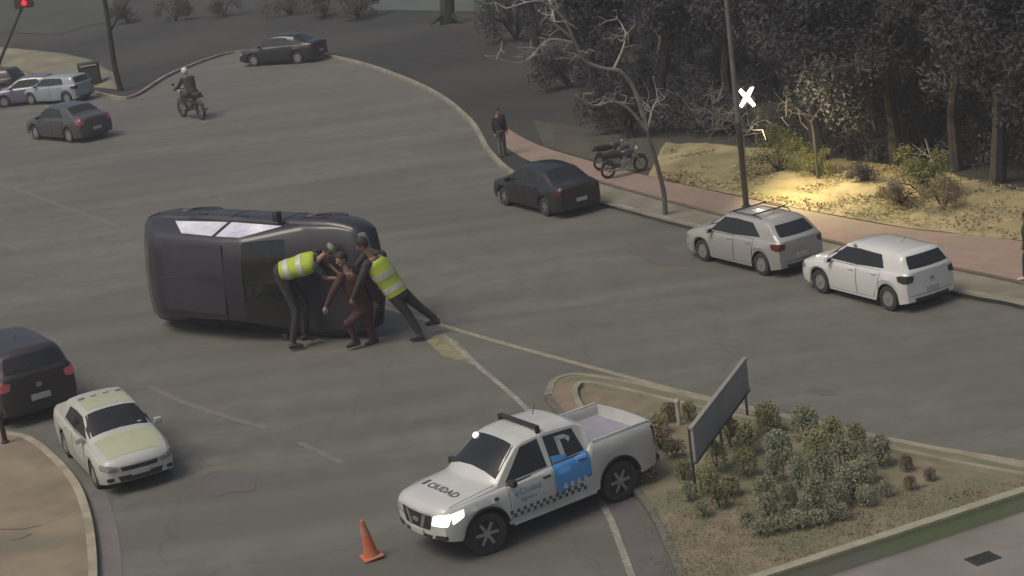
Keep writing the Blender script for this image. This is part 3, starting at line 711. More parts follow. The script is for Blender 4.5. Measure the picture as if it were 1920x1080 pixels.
def bushmesh(kind, m, v):
    k = (kind, m.name, v)
    if k in BM_: return BM_[k]
    r0 = random.Random(hash(kind) % 97+v*7)
    h, r, n, s_ = {'tall': (.76, .27, 1300, .032), 'round': (.54, .22, 1100, .028), 'loose': (.40, .25, 600, .030)}[kind]
    o = meshobj('foliage', leaf_mesh(n, bush_shape(h, r, r0), s_, r0), m)
    st = MB()
    for q in range(5):
        a = r0.uniform(0, 6.28); st.tube([(0, 0, 0), (math.cos(a)*r*.3, math.sin(a)*r*.3, h*.4), (math.cos(a)*r*.5, math.sin(a)*r*.5, h*.75)], [.025, .016, .006], 5)
    so_ = st.build('stem', stemm)
    BM_[k] = (o.data, so_.data); bpy.data.objects.remove(o); bpy.data.objects.remove(so_); return BM_[k]
def bush(px, py, kind, m, sc, label, group='clipped bushes of the planted island', z=KZ, name='bush', rz=None):
    label = label[:label.find(' from the left')]+label[label.find(' from the left'):]
    p = G(px, py, z); r = empty(name, p, rb.uniform(0, 6.28), label, 'bush', group)
    a, b = bushmesh(kind, m, rb.randrange(3))
    for nm, d in (('foliage', a), ('stem', b)):
        o = bpy.data.objects.new(nm, d); C.objects.link(o); o.parent = r
    sc *= .86; r.scale = (sc*rb.uniform(.92, 1.08), sc*rb.uniform(.92, 1.08), sc*rb.uniform(.92, 1.1)); return r
rows = [
 ('kerbside row beside the road', 'tall', [(1443, 812, olive), (1512, 826, fresh), (1562, 838, olive), (1605, 858, olive), (1650, 873, grey)], 1.05),
 ('short row at the bed tip', 'round', [(1700, 882, brown), (1744, 900, brown), (1707, 918, brown), (1660, 930, grey)], .62),
 ('second row by the sign', 'tall', [(1370, 838, olive), (1405, 852, olive), (1462, 866, fresh), (1530, 862, olive), (1585, 890, grey), (1625, 905, grey)], 1.0),
 ('middle row of the bed', 'tall', [(1345, 882, olive), (1400, 894, olive), (1455, 902, grey), (1500, 912, fresh), (1545, 915, grey), (1600, 936, grey)], .98),
 ('row below the middle', 'round', [(1282, 900, olive), (1330, 925, olive), (1370, 930, olive), (1435, 940, fresh), (1480, 948, fresh), (1530, 950, grey), (1570, 955, grey), (1625, 948, grey)], 1.0),
 ('last but one row', 'round', [(1292, 938, fresh), (1350, 952, brown), (1440, 966, grey), (1475, 975, grey), (1512, 972, grey), (1560, 975, fresh)], .82),
 ('front row nearest the wall', 'loose', [(1318, 968, fresh), (1405, 985, grey), (1425, 1003, grey), (1455, 998, grey), (1495, 990, grey), (1535, 985, fresh), (1575, 972, grey)], .9),
]
CN = {olive.name: 'olive', fresh.name: 'green', grey.name: 'greyish', brown.name: 'brown'}
for (rn, kind, L, sc) in rows:
    for i, (x, y, m) in enumerate(sorted(L, key=lambda t: t[0])):
        bush(x, y, kind, m, sc*rb.uniform(.88, 1.12), f'{CN[m.name]} clipped bush, {ORD[i]} from the left, {rn}')
for i, (x, y, m, k, s_, lb) in enumerate([(1235, 812, olive, 'loose', 1.1, 'olive scrubby bush touching the pickup tailgate corner'), (1256, 790, brown, 'round', .85, 'brown round bush left of the pale marker post'), (1294, 787, olive, 'round', .8, 'olive round bush between the marker post and the sign board'),
  (1240, 842, brown, 'loose', 1.1, 'brown scrubby bush below the tailgate, beside the left end of the sign'), (1205, 866, grey, 'loose', 1.1, 'grey scrubby bush right behind the rear wheel of the pickup'), (1266, 858, brown, 'loose', 1.0, 'brown scrubby bush under the left end of the sign board'), (1218, 902, brown, 'loose', .8, 'small brown bush lowest behind the pickup rear wheel')]):
    bush(x, y, k, m, s_, lb, 'scrub behind the pickup')
# weeds on the island soil
def ground_cover(name, m, label_area, n, size, seed, h=.05):
    r0 = random.Random(seed)
    def sh(r): 
        a, b, c = label_area; u, v = r.random(), r.random()
        if u+v > 1: u, v = 1-u, 1-v
        p = a+(b-a)*u+(c-a)*v; q = mnoise.noise(p*1.3)
        if q < -.05: p = p+Vector((r.uniform(-.5, .5), r.uniform(-.3, .3), 0))
        return p+Vector((0, 0, r.uniform(0, h)))
    o = meshobj(name, leaf_mesh(n, sh, size, r0), m); o['kind'] = 'stuff'; tag(o, cat='ground cover'); return o
o = ground_cover('weeds', leafmat('weed_leaves', (0.13, 0.125, 0.075), (0.20, 0.175, 0.105)), (G(1250, 920, KZ), G(1240, 1130, KZ), G(1950, 905, KZ)), 9000, .018, 3, .03); tag(o, 'low dry weeds scattered over the island soil below the bushes')

# ---------------------------------------------------------------- trees
bark = mat('tree_bark', (0.045, 0.042, 0.038), (0.028, 0.027, 0.025), 6, .95, bump=.6)
palebark = mat('pale_bark', (0.22, 0.205, 0.17), (0.145, 0.135, 0.115), 5, .9, bump=.4)
darkleaf = leafmat('dark_tree_leaves', (0.052, 0.052, 0.053), (0.075, 0.074, 0.076), .7)
midleaf = leafmat('dusky_tree_leaves', (0.056, 0.055, 0.057), (0.080, 0.078, 0.080), .7)
litleaf = leafmat('lamp_tinted_leaves', (0.12, 0.135, 0.04), (0.20, 0.19, 0.07), 2)  # yellow lamp glow put into the leaf colour
TM = {}
def treemesh(v, n=10000, leaf=.085):
    r0 = random.Random(100+v); clumps = []; t = MB()
    H = 7.5; tw = [Vector((0, 0, 0)), Vector((r0.uniform(-.2, .2), r0.uniform(-.2, .2), 1.6)), Vector((r0.uniform(-.5, .5), r0.uniform(-.5, .5), 3.6)), Vector((r0.uniform(-.6, .6), r0.uniform(-.6, .6), 6.2))]
    t.tube(tw, [.24, .18, .13, .05], 8)
    for k in range(13):
        f = r0.uniform(.25, 1); b = tw[1].lerp(tw[3], f); a = r0.uniform(0, 6.28); L = r0.uniform(1.2, 2.6)*(1.15-f*.5)
        e = b+Vector((math.cos(a)*L, math.sin(a)*L, r0.uniform(-.3, 1.2))); mid = b.lerp(e, .5)+Vector((r0.uniform(-.2, .2), r0.uniform(-.2, .2), r0.uniform(0, .3)))
        t.tube([b, mid, e], [.07, .05, .02], 6)
        for q in range(3): clumps.append((b.lerp(e, r0.uniform(.5, 1.15))+Vector((r0.gauss(0, .4), r0.gauss(0, .4), r0.gauss(0, .35))), r0.uniform(.45, .95)))
    def sh(r):
        c, q = r.choice(clumps); v_ = Vector((r.gauss(0, 1), r.gauss(0, 1), r.gauss(0, .75))); v_ = v_.normalized()*q*r.random()**.45
        return c+v_
    a = meshobj('crown', leaf_mesh(n, sh, leaf, r0), darkleaf); b = t.build('trunk', bark)
    d = (a.data, b.data); bpy.data.objects.remove(a); bpy.data.objects.remove(b); return d
TM = [treemesh(v) for v in range(4)]
def lowmesh(v):
    r0 = random.Random(300+v); clumps = []; t = MB()
    for k in range(9):
        a = r0.uniform(0, 6.28); L = r0.uniform(.4, 1.3); e = Vector((math.cos(a)*L, math.sin(a)*L, r0.uniform(.7, 2.0)))
        t.tube([(0, 0, 0), e*.5+Vector((0, 0, .25)), e], [.05, .035, .012], 5)
        for q in range(3): clumps.append((e+Vector((r0.gauss(0, .3), r0.gauss(0, .3), r0.gauss(-.2, .3))), r0.uniform(.3, .65)))
    def sh(r):
        c, q = r.choice(clumps); v_ = Vector((r.gauss(0, 1), r.gauss(0, 1), r.gauss(0, .8))).normalized()*q*r.random()**.45
        p = c+v_; p.z = max(.04, p.z); return p
    a = meshobj('foliage', leaf_mesh(4200, sh, .06, r0), midleaf); b = t.build('stem', bark)
    d = (a.data, b.data); bpy.data.objects.remove(a); bpy.data.objects.remove(b); return d
LM = [lowmesh(v) for v in range(3)]
rt = random.Random(21)
def tree_at(p, sc, label, group, v=None, m=None, cat='tree', name='tree', lib=None):
    r = empty(name, p, rt.uniform(0, 6.28), label, cat, group); r.scale = (sc, sc, sc*rt.uniform(.9, 1.15))
    lib = lib or TM; a, b = lib[rt.randrange(len(lib)) if v is None else v]
    nm = ('crown', 'trunk') if lib is TM else ('foliage', 'stem')
    o = bpy.data.objects.new(nm[0], a); C.objects.link(o); o.parent = r
    if m: o.material_slots[0].link = 'OBJECT'; o.material_slots[0].material = m
    o = bpy.data.objects.new(nm[1], b); C.objects.link(o); o.parent = r
    return r
forest = []
for (y, xs, desc) in ((300, range(1560, 2080, 105), 'first rank behind the grass bank'), (235, range(1150, 2060, 120), 'second rank of the wood'), (165, range(1020, 2060, 125), 'third rank of the wood'), (95, range(960, 2060, 115), 'fourth rank of the wood'), (30, range(1010, 2060, 100), 'rearmost rank of the wood')):
    for i, x in enumerate(xs):
        px = x+rt.uniform(-28, 28); py = y+rt.uniform(-14, 14)+(x-1500)*.075
        forest.append(tree_at(G(px, py, KZ), rt.uniform(.85, 1.15), f'dark leafy tree, {ORD[i]} from the left in the {desc}', 'trees of the dark wood'))
for (y, xs, desc) in ((268, range(1190, 2040, 92), 'front thicket along the bank'), (200, range(1040, 2040, 100), 'middle thicket under the trees'), (120, range(985, 2040, 118), 'rear thicket under the trees'), (60, range(905, 1500, 110), 'thicket at the top of the wood')):
    for i, x in enumerate(xs):
        px = x+rt.uniform(-30, 30); py = y+rt.uniform(-12, 12)+(x-1500)*.085
        tree_at(G(px, py, KZ), rt.uniform(.8, 1.3), f'dusky undergrowth shrub, {ORD[i]} from the left in the {desc}', 'shrubs of the wood', cat='shrub', name='shrub', lib=LM)
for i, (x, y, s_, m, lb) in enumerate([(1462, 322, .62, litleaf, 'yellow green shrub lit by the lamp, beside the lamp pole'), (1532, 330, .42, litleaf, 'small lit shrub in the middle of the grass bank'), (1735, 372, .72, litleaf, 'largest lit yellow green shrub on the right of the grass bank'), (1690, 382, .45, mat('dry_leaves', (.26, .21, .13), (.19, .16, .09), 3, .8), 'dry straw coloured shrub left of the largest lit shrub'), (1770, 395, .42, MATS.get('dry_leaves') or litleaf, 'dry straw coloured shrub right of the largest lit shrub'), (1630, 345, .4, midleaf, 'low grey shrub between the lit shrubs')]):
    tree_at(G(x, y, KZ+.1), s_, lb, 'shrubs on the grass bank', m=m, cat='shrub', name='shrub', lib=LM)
# park to the upper left
pl = [(300, 30, .9), (420, 12, 1.0), (90, 12, .9), (560, -30, 1.0), (-40, 60, .9), (250, -30, 1.0)]
for i, (x, y, s_, lb) in enumerate([(545, 28, .9, 'olive shrub above the road bend, left of three'), (610, 30, 1.0, 'olive shrub above the road bend, middle of three'), (672, 34, 1.0, 'pale twiggy shrub above the road bend, right of three'), (240, 42, .8, 'small shrub on the park ground right of the leaning trunk'), (330, 40, .7, 'low shrub in the dark park, upper left'), (420, 30, .7, 'low shrub at the top of the park, left of centre')]):
    tree_at(G(x, y, KZ), s_, lb, 'shrubs of the park', m=leafmat('park_shrub_leaves', (0.085, 0.085, 0.06), (0.14, 0.135, 0.10), 1), cat='shrub', name='shrub', lib=LM)
# tufts of grass on the bank and in the park
def tufts(name, near, far, n, m, label, seed, hgt=.16):
    r0 = random.Random(seed); vs = []; fs = []
    for i in range(n):
        t = r0.random(); k = t*(len(near)-1); j = min(int(k), len(near)-2); a = Vector(near[j]).lerp(Vector(near[j+1]), k-j); k2 = t*(len(far)-1); j2 = min(int(k2), len(far)-2); b = Vector(far[j2]).lerp(Vector(far[j2+1]), k2-j2)
        c = a.lerp(b, r0.random()); p = G(c.x, c.y, KZ+.1); h = (mnoise.noise(p*.6)+.9)*hgt*r0.uniform(.4, 1.3)
        for q in range(3):
            an = r0.uniform(0, 6.28); w_ = .03; d = Vector((math.cos(an), math.sin(an), 0)); e = p+Vector((r0.uniform(-.1, .1), r0.uniform(-.1, .1), h))
            k3 = len(vs); vs += [p-d*w_, p+d*w_, e]; fs.append((k3, k3+1, k3+2))
    o = meshobj(name, (vs, fs), m); o['kind'] = 'stuff'; tag(o, label, 'grass'); return o
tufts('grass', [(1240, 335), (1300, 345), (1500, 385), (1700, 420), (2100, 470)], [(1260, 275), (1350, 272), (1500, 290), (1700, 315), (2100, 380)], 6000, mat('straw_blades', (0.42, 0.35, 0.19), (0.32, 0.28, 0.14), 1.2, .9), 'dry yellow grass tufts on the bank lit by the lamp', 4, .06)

# bare trees: limbs follow the photograph's drawing, each with its own depth
def baretree(name, Y, limbs, m, label, cat='tree', twigs=0, seed=0, group=None, bm_=None, fat=1.0):
    r0 = random.Random(seed); base = PP(limbs[0][0][0][0], limbs[0][0][0][1], Y); t = MB(); tw = MB()
    first = True
    root = empty(name, (base.x, base.y, KZ), label=label, cat=cat, group=group); O = Vector((base.x, base.y, KZ))
    for pts, r0_, r1_, dy in limbs:
        n = len(pts); P3 = [PP(x, y, Y+dy*i/(n-1)) for i, (x, y) in enumerate(pts)]
        if first: P3[0] = O.copy(); P3[0].z -= .03
        P3 = smoothline([p-O for p in P3], 4); rr = [(1 if first else fat)*(r0_+(r1_-r0_)*i/(len(P3)-1)) for i in range(len(P3))]
        (t if first else tw).tube(P3, rr, 7)
        if not first:
            for q in range(twigs):
                k = r0.randrange(len(P3)//3, len(P3)); p = P3[k]; d = Vector((r0.uniform(-1, 1), r0.uniform(-.6, .6), r0.uniform(-.6, .9))).normalized()*r0.uniform(.25, .8)
                e = p+d; mid = p.lerp(e, .5)+Vector((r0.uniform(-.1, .1), 0, r0.uniform(-.12, .12)))
                tw.tube([p, mid, e], [.018*fat, .012*fat, .006*fat], 4)
                for z in range(2):
                    d2 = Vector((r0.uniform(-1, 1), r0.uniform(-.6, .6), r0.uniform(-.7, .8))).normalized()*r0.uniform(.15, .4); tw.tube([mid if z else e, (mid if z else e)+d2], [.009*fat, .005*fat], 4)
        first = False
    t.build('trunk', m, root); tw.build('branches', bm_ or m, root); return root
Yb = G(1245, 402, KZ).y
baretree('bare_tree', Yb, [([(1247, 402), (1244, 360), (1232, 310), (1218, 262), (1212, 235)], .085, .05, 0),
  ([(1214, 245), (1180, 205), (1150, 190), (1112, 198), (1080, 178)], .04, .015, -1.2),
  ([(1213, 240), (1190, 170), (1165, 135), (1130, 128), (1095, 112), (1075, 75), (1040, 45), (1010, 20)], .05, .02, -2.5),
  ([(1075, 80), (1030, 75), (1005, 98), (975, 118), (930, 112)], .035, .012, -1.5),
  ([(1076, 78), (1060, 40), (1030, 10), (1000, 2), (950, 16)], .035, .015, -1.0),
  ([(1150, 130), (1168, 90), (1172, 60), (1155, 30)], .03, .01, .8),
  ([(1040, 45), (1035, 15), (1025, -20)], .03, .012, .6),
  ([(1214, 245), (1225, 200), (1240, 180)], .03, .01, .8)], mat('brown_pale_bark', (0.15, 0.135, 0.11), (0.09, 0.08, 0.065), 3, .9, bump=.4), 'leafless tree with crooked pale branches leaning left over the black car', twigs=9, seed=3, bm_=mat('lamplit_branch_bark', (0.36, 0.34, 0.29), (0.24, 0.225, 0.19), 4, .85), fat=1.35)  # branches paler than the trunk: lamp light put into their colour
baretree('slim_tree', G(1232, 170, KZ).y, [([(1229, 172), (1232, 120), (1240, 60), (1254, -30)], .07, .05, 0), ([(1238, 75), (1215, 30), (1200, -20)], .03, .015, 1)], palebark, 'slim grey trunk rising out of the wood left of the lamp pole', twigs=2, seed=6)
baretree('leaning_tree', G(226, 170, KZ).y, [([(226, 168), (214, 120), (204, 50), (190, -40)], .16, .11, 0), ([(206, 60), (235, 10), (262, -30)], .06, .03, 1)], bark, 'dark leaning trunk at the kerb beyond the bin', twigs=2, seed=8)
baretree('park_tree', G(838, 44, KZ).y, [([(838, 42), (838, 10), (840, -60), (842, -140)], .45, .34, 0), ([(836, 20), (818, 38), (805, 46)], .2, .03, -1), ([(840, 20), (860, 38), (872, 44)], .18, .03, -1)], mat('mossy_bark', (0.045, 0.055, 0.035), (0.03, 0.034, 0.028), 3, .95, bump=.5), 'thick dark trunk with spreading roots in front of the pale far field', seed=9)
baretree('lit_branch_tree', G(1392, 378, KZ).y+.9, [([(1400, 380), (1398, 330), (1394, 270), (1388, 238)], .045, .035, 0),
  ([(1388, 240), (1372, 228), (1350, 222), (1325, 205), (1298, 208)], .04, .012, -1), ([(1388, 238), (1392, 225), (1375, 212), (1352, 214)], .035, .012, -1.5),
  ([(1350, 222), (1340, 238), (1322, 248)], .025, .01, .4), ([(1388, 240), (1400, 245), (1412, 238)], .03, .01, -.6), ([(1350, 222), (1335, 196), (1345, 188)], .022, .008, -.6)], palebark, 'small leafless tree catching the lamp light beside the tall pole', twigs=9, seed=12)
for i, (x, y, x2, y2, lb) in enumerate([(1645, 300, 1636, 225, 'thin pale sapling trunk deep in the wood above the grass bank'), (1752, 330, 1735, 260, 'thin sapling trunk behind the largest lit shrub')]):
    baretree('sapling', G(x, y, KZ).y, [([(x, y), ((x+x2)/2+2, (y+y2)/2), (x2, y2)], .05, .03, 0), ([((x+x2)/2, (y+y2)/2), (x2-25, y2+10)], .02, .008, .4)], palebark, lb, twigs=4, seed=20+i)
baretree('grey_shrub_tree', G(1525, 300, KZ).y-3, [([(1528, 270), (1524, 240), (1515, 225)], .05, .03, 0), ([(1515, 225), (1490, 200), (1470, 205)], .03, .01, -1), ([(1520, 230), (1545, 190), (1550, 165)], .03, .01, -1), ([(1518, 228), (1515, 190), (1500, 175)], .03, .01, .5)], mat('grey_twig_bark', (0.06, 0.058, 0.055), (0.04, 0.039, 0.037), 5, .9), 'small twiggy grey tree against the dark wood right of the lamp', twigs=12, seed=31)

# ---------------------------------------------------------------- lamp pole
lb_ = G(1400, 392, KZ)
lp = empty('lamp_pole', lb_, label='tall dark street pole with a glowing lamp head behind the silver hatchback', cat='street lamp')
polem = mat('pole_dark', (0.035, 0.03, 0.022), (0.05, 0.045, 0.03), 6, .6)
MB().tube([(0, 0, -.02), (0, 0, .12)], [.16, .13], 14).tube([(0, 0, .1), (0, 0, 2.6)], .085, 12).build('pole_shaft', polem, lp)
MB().tube([(0, 0, 2.6), (0, 0, 8.6)], [.08, .06], 12).build('upper_shaft', mat('pole_grey', (0.15, 0.145, 0.14), (0.11, 0.108, 0.105), 4, .7), lp)
hp = PP(1400, 182, lb_.y+.45)-lb_
MB().tube([(0, 0, hp.z+.22), (hp.x*.5, hp.y*.5, hp.z+.34), (hp.x, hp.y, hp.z+.30)], .028, 8).build('bracket', polem, lp)
hd = MB()
for sg in (-1, 1):
    hd.tube([(hp.x-.20, hp.y, hp.z-.26*sg), (hp.x, hp.y, hp.z), (hp.x+.20, hp.y, hp.z+.28*sg)], [.045, .075, .045], 10)
lampm = mat('lamp_tubes', (0.9, 0.9, 0.9), None, 5, .4, emit=(1, 1, .98), es=3.5)
hd.build('lamp_head', lampm, lp)
MB().box(hp.x-.24, hp.y-.12, hp.z+.29, hp.x+.26, hp.y+.12, hp.z+.33, .015).build('lamp_hood', polem, lp)
ll = bpy.data.lights.new('lamp_light', 'SPOT'); ll.energy = 950; ll.color = (1.0, .80, .46); ll.spot_size = rad(160); ll.spot_blend = 1.0; ll.shadow_soft_size = .12
lo = bpy.data.objects.new('lamp_light', ll); C.objects.link(lo); lo.location = lb_+hp+Vector((.12, .12, -.36))
lo.rotation_euler = (Vector((3.0, -.9, -2.1))).to_track_quat('-Z', 'Y').to_euler()

# evening haze over the whole place
hz = MB().box(-420, -70, -1.1, 420, 620, 16.5).build('haze', bpy.data.materials.new('haze_air'), None, smooth=False); hz['kind'] = 'stuff'
hm = hz.data.materials[0]; hm.use_nodes = True; hn = hm.node_tree; hn.nodes.clear()
ho = hn.nodes.new('ShaderNodeOutputMaterial'); hv = hn.nodes.new('ShaderNodeVolumePrincipled'); hn.links.new(hv.outputs[0], ho.inputs['Volume'])
hv.inputs['Color'].default_value = (.86, .88, .93, 1); hv.inputs['Density'].default_value = .0010
# ================================================================ VEHICLES
pickup()
silver = paintm('silver_paint', (0.36, 0.36, 0.335), .38, .4, metal=.15)
vwwhite = paintm('white_paint', (0.62, 0.62, 0.60))
darkp = paintm('charcoal_paint', (0.055, 0.055, 0.058), .35, .5)
navy = paintm('dark_navy_paint', (0.026, 0.024, 0.031), .42, .35)
maroonp = paintm('dark_maroon_paint', (0.036, 0.027, 0.028), .4, .4)
taxip = mat('pale_taxi_paint', (0.47, 0.47, 0.44), (0.42, 0.43, 0.38), 1.2, .35, coat=.4)
bluep = paintm('slate_blue_paint', (0.13, 0.13, 0.19))
paleb = paintm('pale_blue_paint', (0.28, 0.33, 0.36))
c = hatch('parked_car', silver, 'silver hatchback with roof bars parked at the kerb in front of the lamp pole', kind='wagon', rails=True, group='cars parked along the kerb', light=mat('dull_tail_lamp', (.12, .03, .02), (.08, .02, .02), 5, .3)); c.place((1432, 516), (1322, 489), 1)
c = hatch('parked_car', vwwhite, 'white hatchback parked at the kerb, rearmost and nearest of the row', darklamp=True, group='cars parked along the kerb'); c.place((1670, 582), (1543, 549), 1)
MB().ball((.0, .66, 1.44), .05, n=10).build('roof_lamp', lampclear, c.root)
blackp = paintm('black_paint', (0.016, 0.016, 0.017), .35, .3)
c = hatch('parked_car', blackp, 'black car parked in the dark to the left of the bare tree', kind='sedan', dish=black, group='cars parked along the kerb'); c.place((1026, 405), (950, 385), 1)
c = hatch('parked_car', blackp, 'dark car parked across the far road bend, seen low behind the road edge', kind='sedan'); c.put(G(545, 112), 155, (0, -.7), 1.0)
# cars on the left
c = hatch('taxi', taxip, 'pale yellowish silver sedan facing the camera beside the left corner kerb', kind='sedan'); c.put(G(268, 916), -65.5, (c.xf, 0), .97)
ytint = mat('yellowish_taxi_tint', (0.45, 0.46, 0.30), (0.40, 0.41, 0.26), 1.5, .35, coat=.4)  # yellowish tone for bonnet and roof only
c.decal('bonnet', [(1.16, .66), (2.0, .60), (2.0, -.60), (1.16, -.66)], 'T', ytint, off=.006, nu=16, nv=16)
c.decal('roof_panel', [(-.62, .50), (.24, .50), (.24, -.50), (-.62, -.50)], 'T', ytint, off=.006)
for y in (-.42, -.14, .14, .42): MB().box(-.62, y-.07, 1.485, -.50, y+.07, 1.53, .02).build('roof_reflection_block', platem, c.root)  # pale blocks modelled for leaf reflections on the roof
MB().box(.92, .40, 1.08, .98, .50, 1.14, .02).build('windscreen_sticker', lampclear, c.root)
c = hatch('dark_car', maroonp, 'dark maroon car cut by the left picture edge with red lit tail lamps', kind='hatch', light=tailon); c.put(G(84, 788), 122, (c.xr, 0), 1.2)
c = hatch('parked_car', bluep, 'slate blue car parked by the pale park strip, left of the pale blue one', group='cars parked beside the park', kind='sedan'); c.put(G(62, 192), 172, (0, 0), .92)
c = hatch('parked_car', paleb, 'pale blue car parked by the pale park strip, left of the bin', group='cars parked beside the park'); c.put(G(112, 190), 150, (0, 0), .92)
c = hatch('parked_car', maroonp, 'dark reddish car at the left picture edge beside the park strip', group='cars parked beside the park'); c.put(G(-18, 180), 165, (0, 0), .95)
c = hatch('dark_car', darkp, 'charcoal car with pinkish lit tail lamps driving away on the far left', light=tailon, kind='sedan'); c.put(G(185, 262), 133, (c.xr, 0), 1.05)
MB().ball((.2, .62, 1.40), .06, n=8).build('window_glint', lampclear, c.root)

# overturned car: lies on its right side, roof towards the camera
oc = hatch('overturned_car', navy, 'dark hatchback lying on its side in the middle of the road, roof facing the camera', kind='wagon', darklamp=True, tum=.42, hw=1.03, dish=black, rim=black)
win = mat('painted_reflection_glass', (0.50, 0.49, 0.62), (0.92, 0.91, 0.95), 1.2, .18)  # bright reflection put into the colour of the upper side windows
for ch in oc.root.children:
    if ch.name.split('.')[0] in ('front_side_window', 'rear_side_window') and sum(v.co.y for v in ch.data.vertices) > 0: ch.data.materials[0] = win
for sg, nm in ((.9, 'a'),):
    MB().box(-1.20, -.60, 1.518, .05, .60, 1.528, .003).build('roof_panel', mat('roof_film', (0.040, 0.036, 0.046), (0.030, 0.028, 0.036), 1.5, .5), oc.root)
SC = Vector((1.74, 1.5, 1.5)); TILT = rad(84)
head = rad(-38)
R3 = Matrix.Rotation(head, 3, 'Z') @ Matrix.Rotation(TILT, 3, 'X')
zmin = min((R3 @ (v.co*SC)).z for v in oc.bodyo.data.vertices)
oc.root.rotation_euler = R3.to_euler(); oc.root.scale = SC
refl = Vector((oc.xr+.35, -.62, 1.46)); g = G(290, 628); q = R3 @ (refl*SC)
oc.root.location = (g.x-q.x, g.y-q.y, -zmin+.005)

# ---------------------------------------------------------------- motorcycles
def motorcycle(label, p, ang, sc, group=None, body=(0.06, 0.055, 0.055), lamp=False):
    r = empty('motorcycle', p, rad(ang), label, 'motorcycle', group); r.scale = (sc,)*3
    pm_ = paintm('bike_paint_%d' % int(body[0]*1000), body)
    for x in (.68, -.66):
        wo = bpy.data.objects.new('wheel', None); C.objects.link(wo); wo.parent = r; wo.location = (x, 0, .31); wo.empty_display_size = .05
        MB().lathe([(.31-.05+.05*math.cos(a), .055*math.sin(a)) for a in [2*math.pi*k/8 for k in range(8)]], 26, axis='y', close=True).build('tyre', rubber, wo)
        m = MB().lathe([(.25, -.03), (.25, .03), (.225, .03), (.225, -.03)], 22, axis='y', close=True)
        for k in range(6):
            a = math.pi*2*k/6; m.tube([(0, 0, 0), (math.cos(a)*.24, 0, math.sin(a)*.24)], .015, 5)
        m.build('rim', chrome, wo)
        MB().tube([(-.24, 0, .24), (-.1, 0, .33), (.1, 0, .33), (.22, 0, .26)], [.045, .06, .06, .04], 8).build('mudguard', pm_, wo)
    MB().tube([(.68, .09, .31), (.52, .09, .72), (.42, .09, .98)], .025, 7).tube([(.68, -.09, .31), (.52, -.09, .72), (.42, -.09, .98)], .025, 7).build('fork', chrome, r)
    MB().tube([(.44, 0, .9), (.1, 0, .55), (-.2, 0, .38), (-.66, 0, .31)], .03, 7).tube([(.44, 0, .88), (-.1, 0, .72), (-.75, 0, .78)], .028, 7).tube([(-.2, .1, .4), (-.5, .12, .6), (-.66, .12, .31)], .02, 6).build('frame', black, r)
    MB().box(-.14, -.15, .30, .26, .15, .62, .05).tube([(.2, -.14, .35), (-.1, -.17, .25), (-.75, -.19, .33)], [.03, .035, .05], 8).build('engine', rimgrey, r)
    MB().ball((.16, 0, .83), .17, (1.7, .85, .8), 14).build('fuel_tank', pm_, r)
    MB().tube([(-.02, 0, .80), (-.3, 0, .82), (-.62, 0, .86), (-.84, 0, .90)], [.11, .13, .12, .07], 10).build('seat', black, r)
    MB().tube([(.34, -.36, 1.02), (.42, -.2, 1.05), (.44, 0, 1.0), (.42, .2, 1.05), (.34, .36, 1.02)], .018, 7).build('handlebar', black, r)
    MB().ball((.58, 0, .90), .10, (.8, 1, 1), 10).build('headlight', lampclear, r)
    MB().box(-.95, -.06, .80, -.86, .06, .87, .015).build('tail_light', tailred, r)
    for sg in (-1, 1):
        MB().tube([(.38, sg*.28, 1.04), (.40, sg*.33, 1.20)], .008, 5).ball((.40, sg*.34, 1.22), .05, (.4, 1.2, .8), 8).build('side_mirror', black, r)
    return r
# ---------------------------------------------------------------- people
def skin(edges_pts, sub=2):
    """continuous skinned surface: dict of joints (pos, radius) and bone list"""
    J, B = edges_pts; names = list(J); me = bpy.data.meshes.new('s')
    me.from_pydata([tuple(J[k][0]) for k in names], [(names.index(a), names.index(b)) for a, b in B], [])
    o = bpy.data.objects.new('s', me); C.objects.link(o); md = o.modifiers.new('k', 'SKIN'); md.use_smooth_shade = True
    for i, k in enumerate(names):
        r = J[k][1]; me.skin_vertices[0].data[i].radius = (r, r) if not isinstance(r, tuple) else r
        me.skin_vertices[0].data[i].use_root = (i == 0)
    s = o.modifiers.new('u', 'SUBSURF'); s.levels = sub; s.render_levels = sub
    bpy.context.view_layer.update()
    dg = bpy.context.evaluated_depsgraph_get(); m2 = bpy.data.meshes.new_from_object(o.evaluated_get(dg))
    vs = [v.co.copy() for v in m2.vertices]; fs = [tuple(p.vertices) for p in m2.polygons]
    bpy.data.objects.remove(o); return vs, fs
skinm = mat('skin', (0.36, 0.20, 0.14), (0.31, 0.17, 0.12), 8, .6)
hairm = mat('black_hair', (0.018, 0.015, 0.014), (0.03, 0.026, 0.023), 30, .7)
hivis = mat('hi_vis_yellow', (0.42, 0.52, 0.05), (0.34, 0.44, 0.045), 5, .75, bump=.3)
silverband = mat('reflective_band', (0.52, 0.55, 0.45), (0.42, 0.45, 0.36), 9, .4)
darkcloth = mat('dark_cloth', (0.028, 0.028, 0.030), (0.045, 0.044, 0.045), 9, .9, bump=.3)
redcloth = mat('dark_red_cloth', (0.085, 0.030, 0.032), (0.055, 0.022, 0.025), 8, .9, bump=.3)
greycloth = mat('grey_cloth', (0.14, 0.135, 0.13), (0.10, 0.098, 0.095), 7, .9, bump=.3)
leatherm = mat('shoe_leather', (0.02, 0.018, 0.016), (0.035, 0.03, 0.027), 10, .6)
whiteshoe = mat('white_shoe', (0.5, 0.48, 0.46), (0.38, 0.36, 0.35), 9, .7)
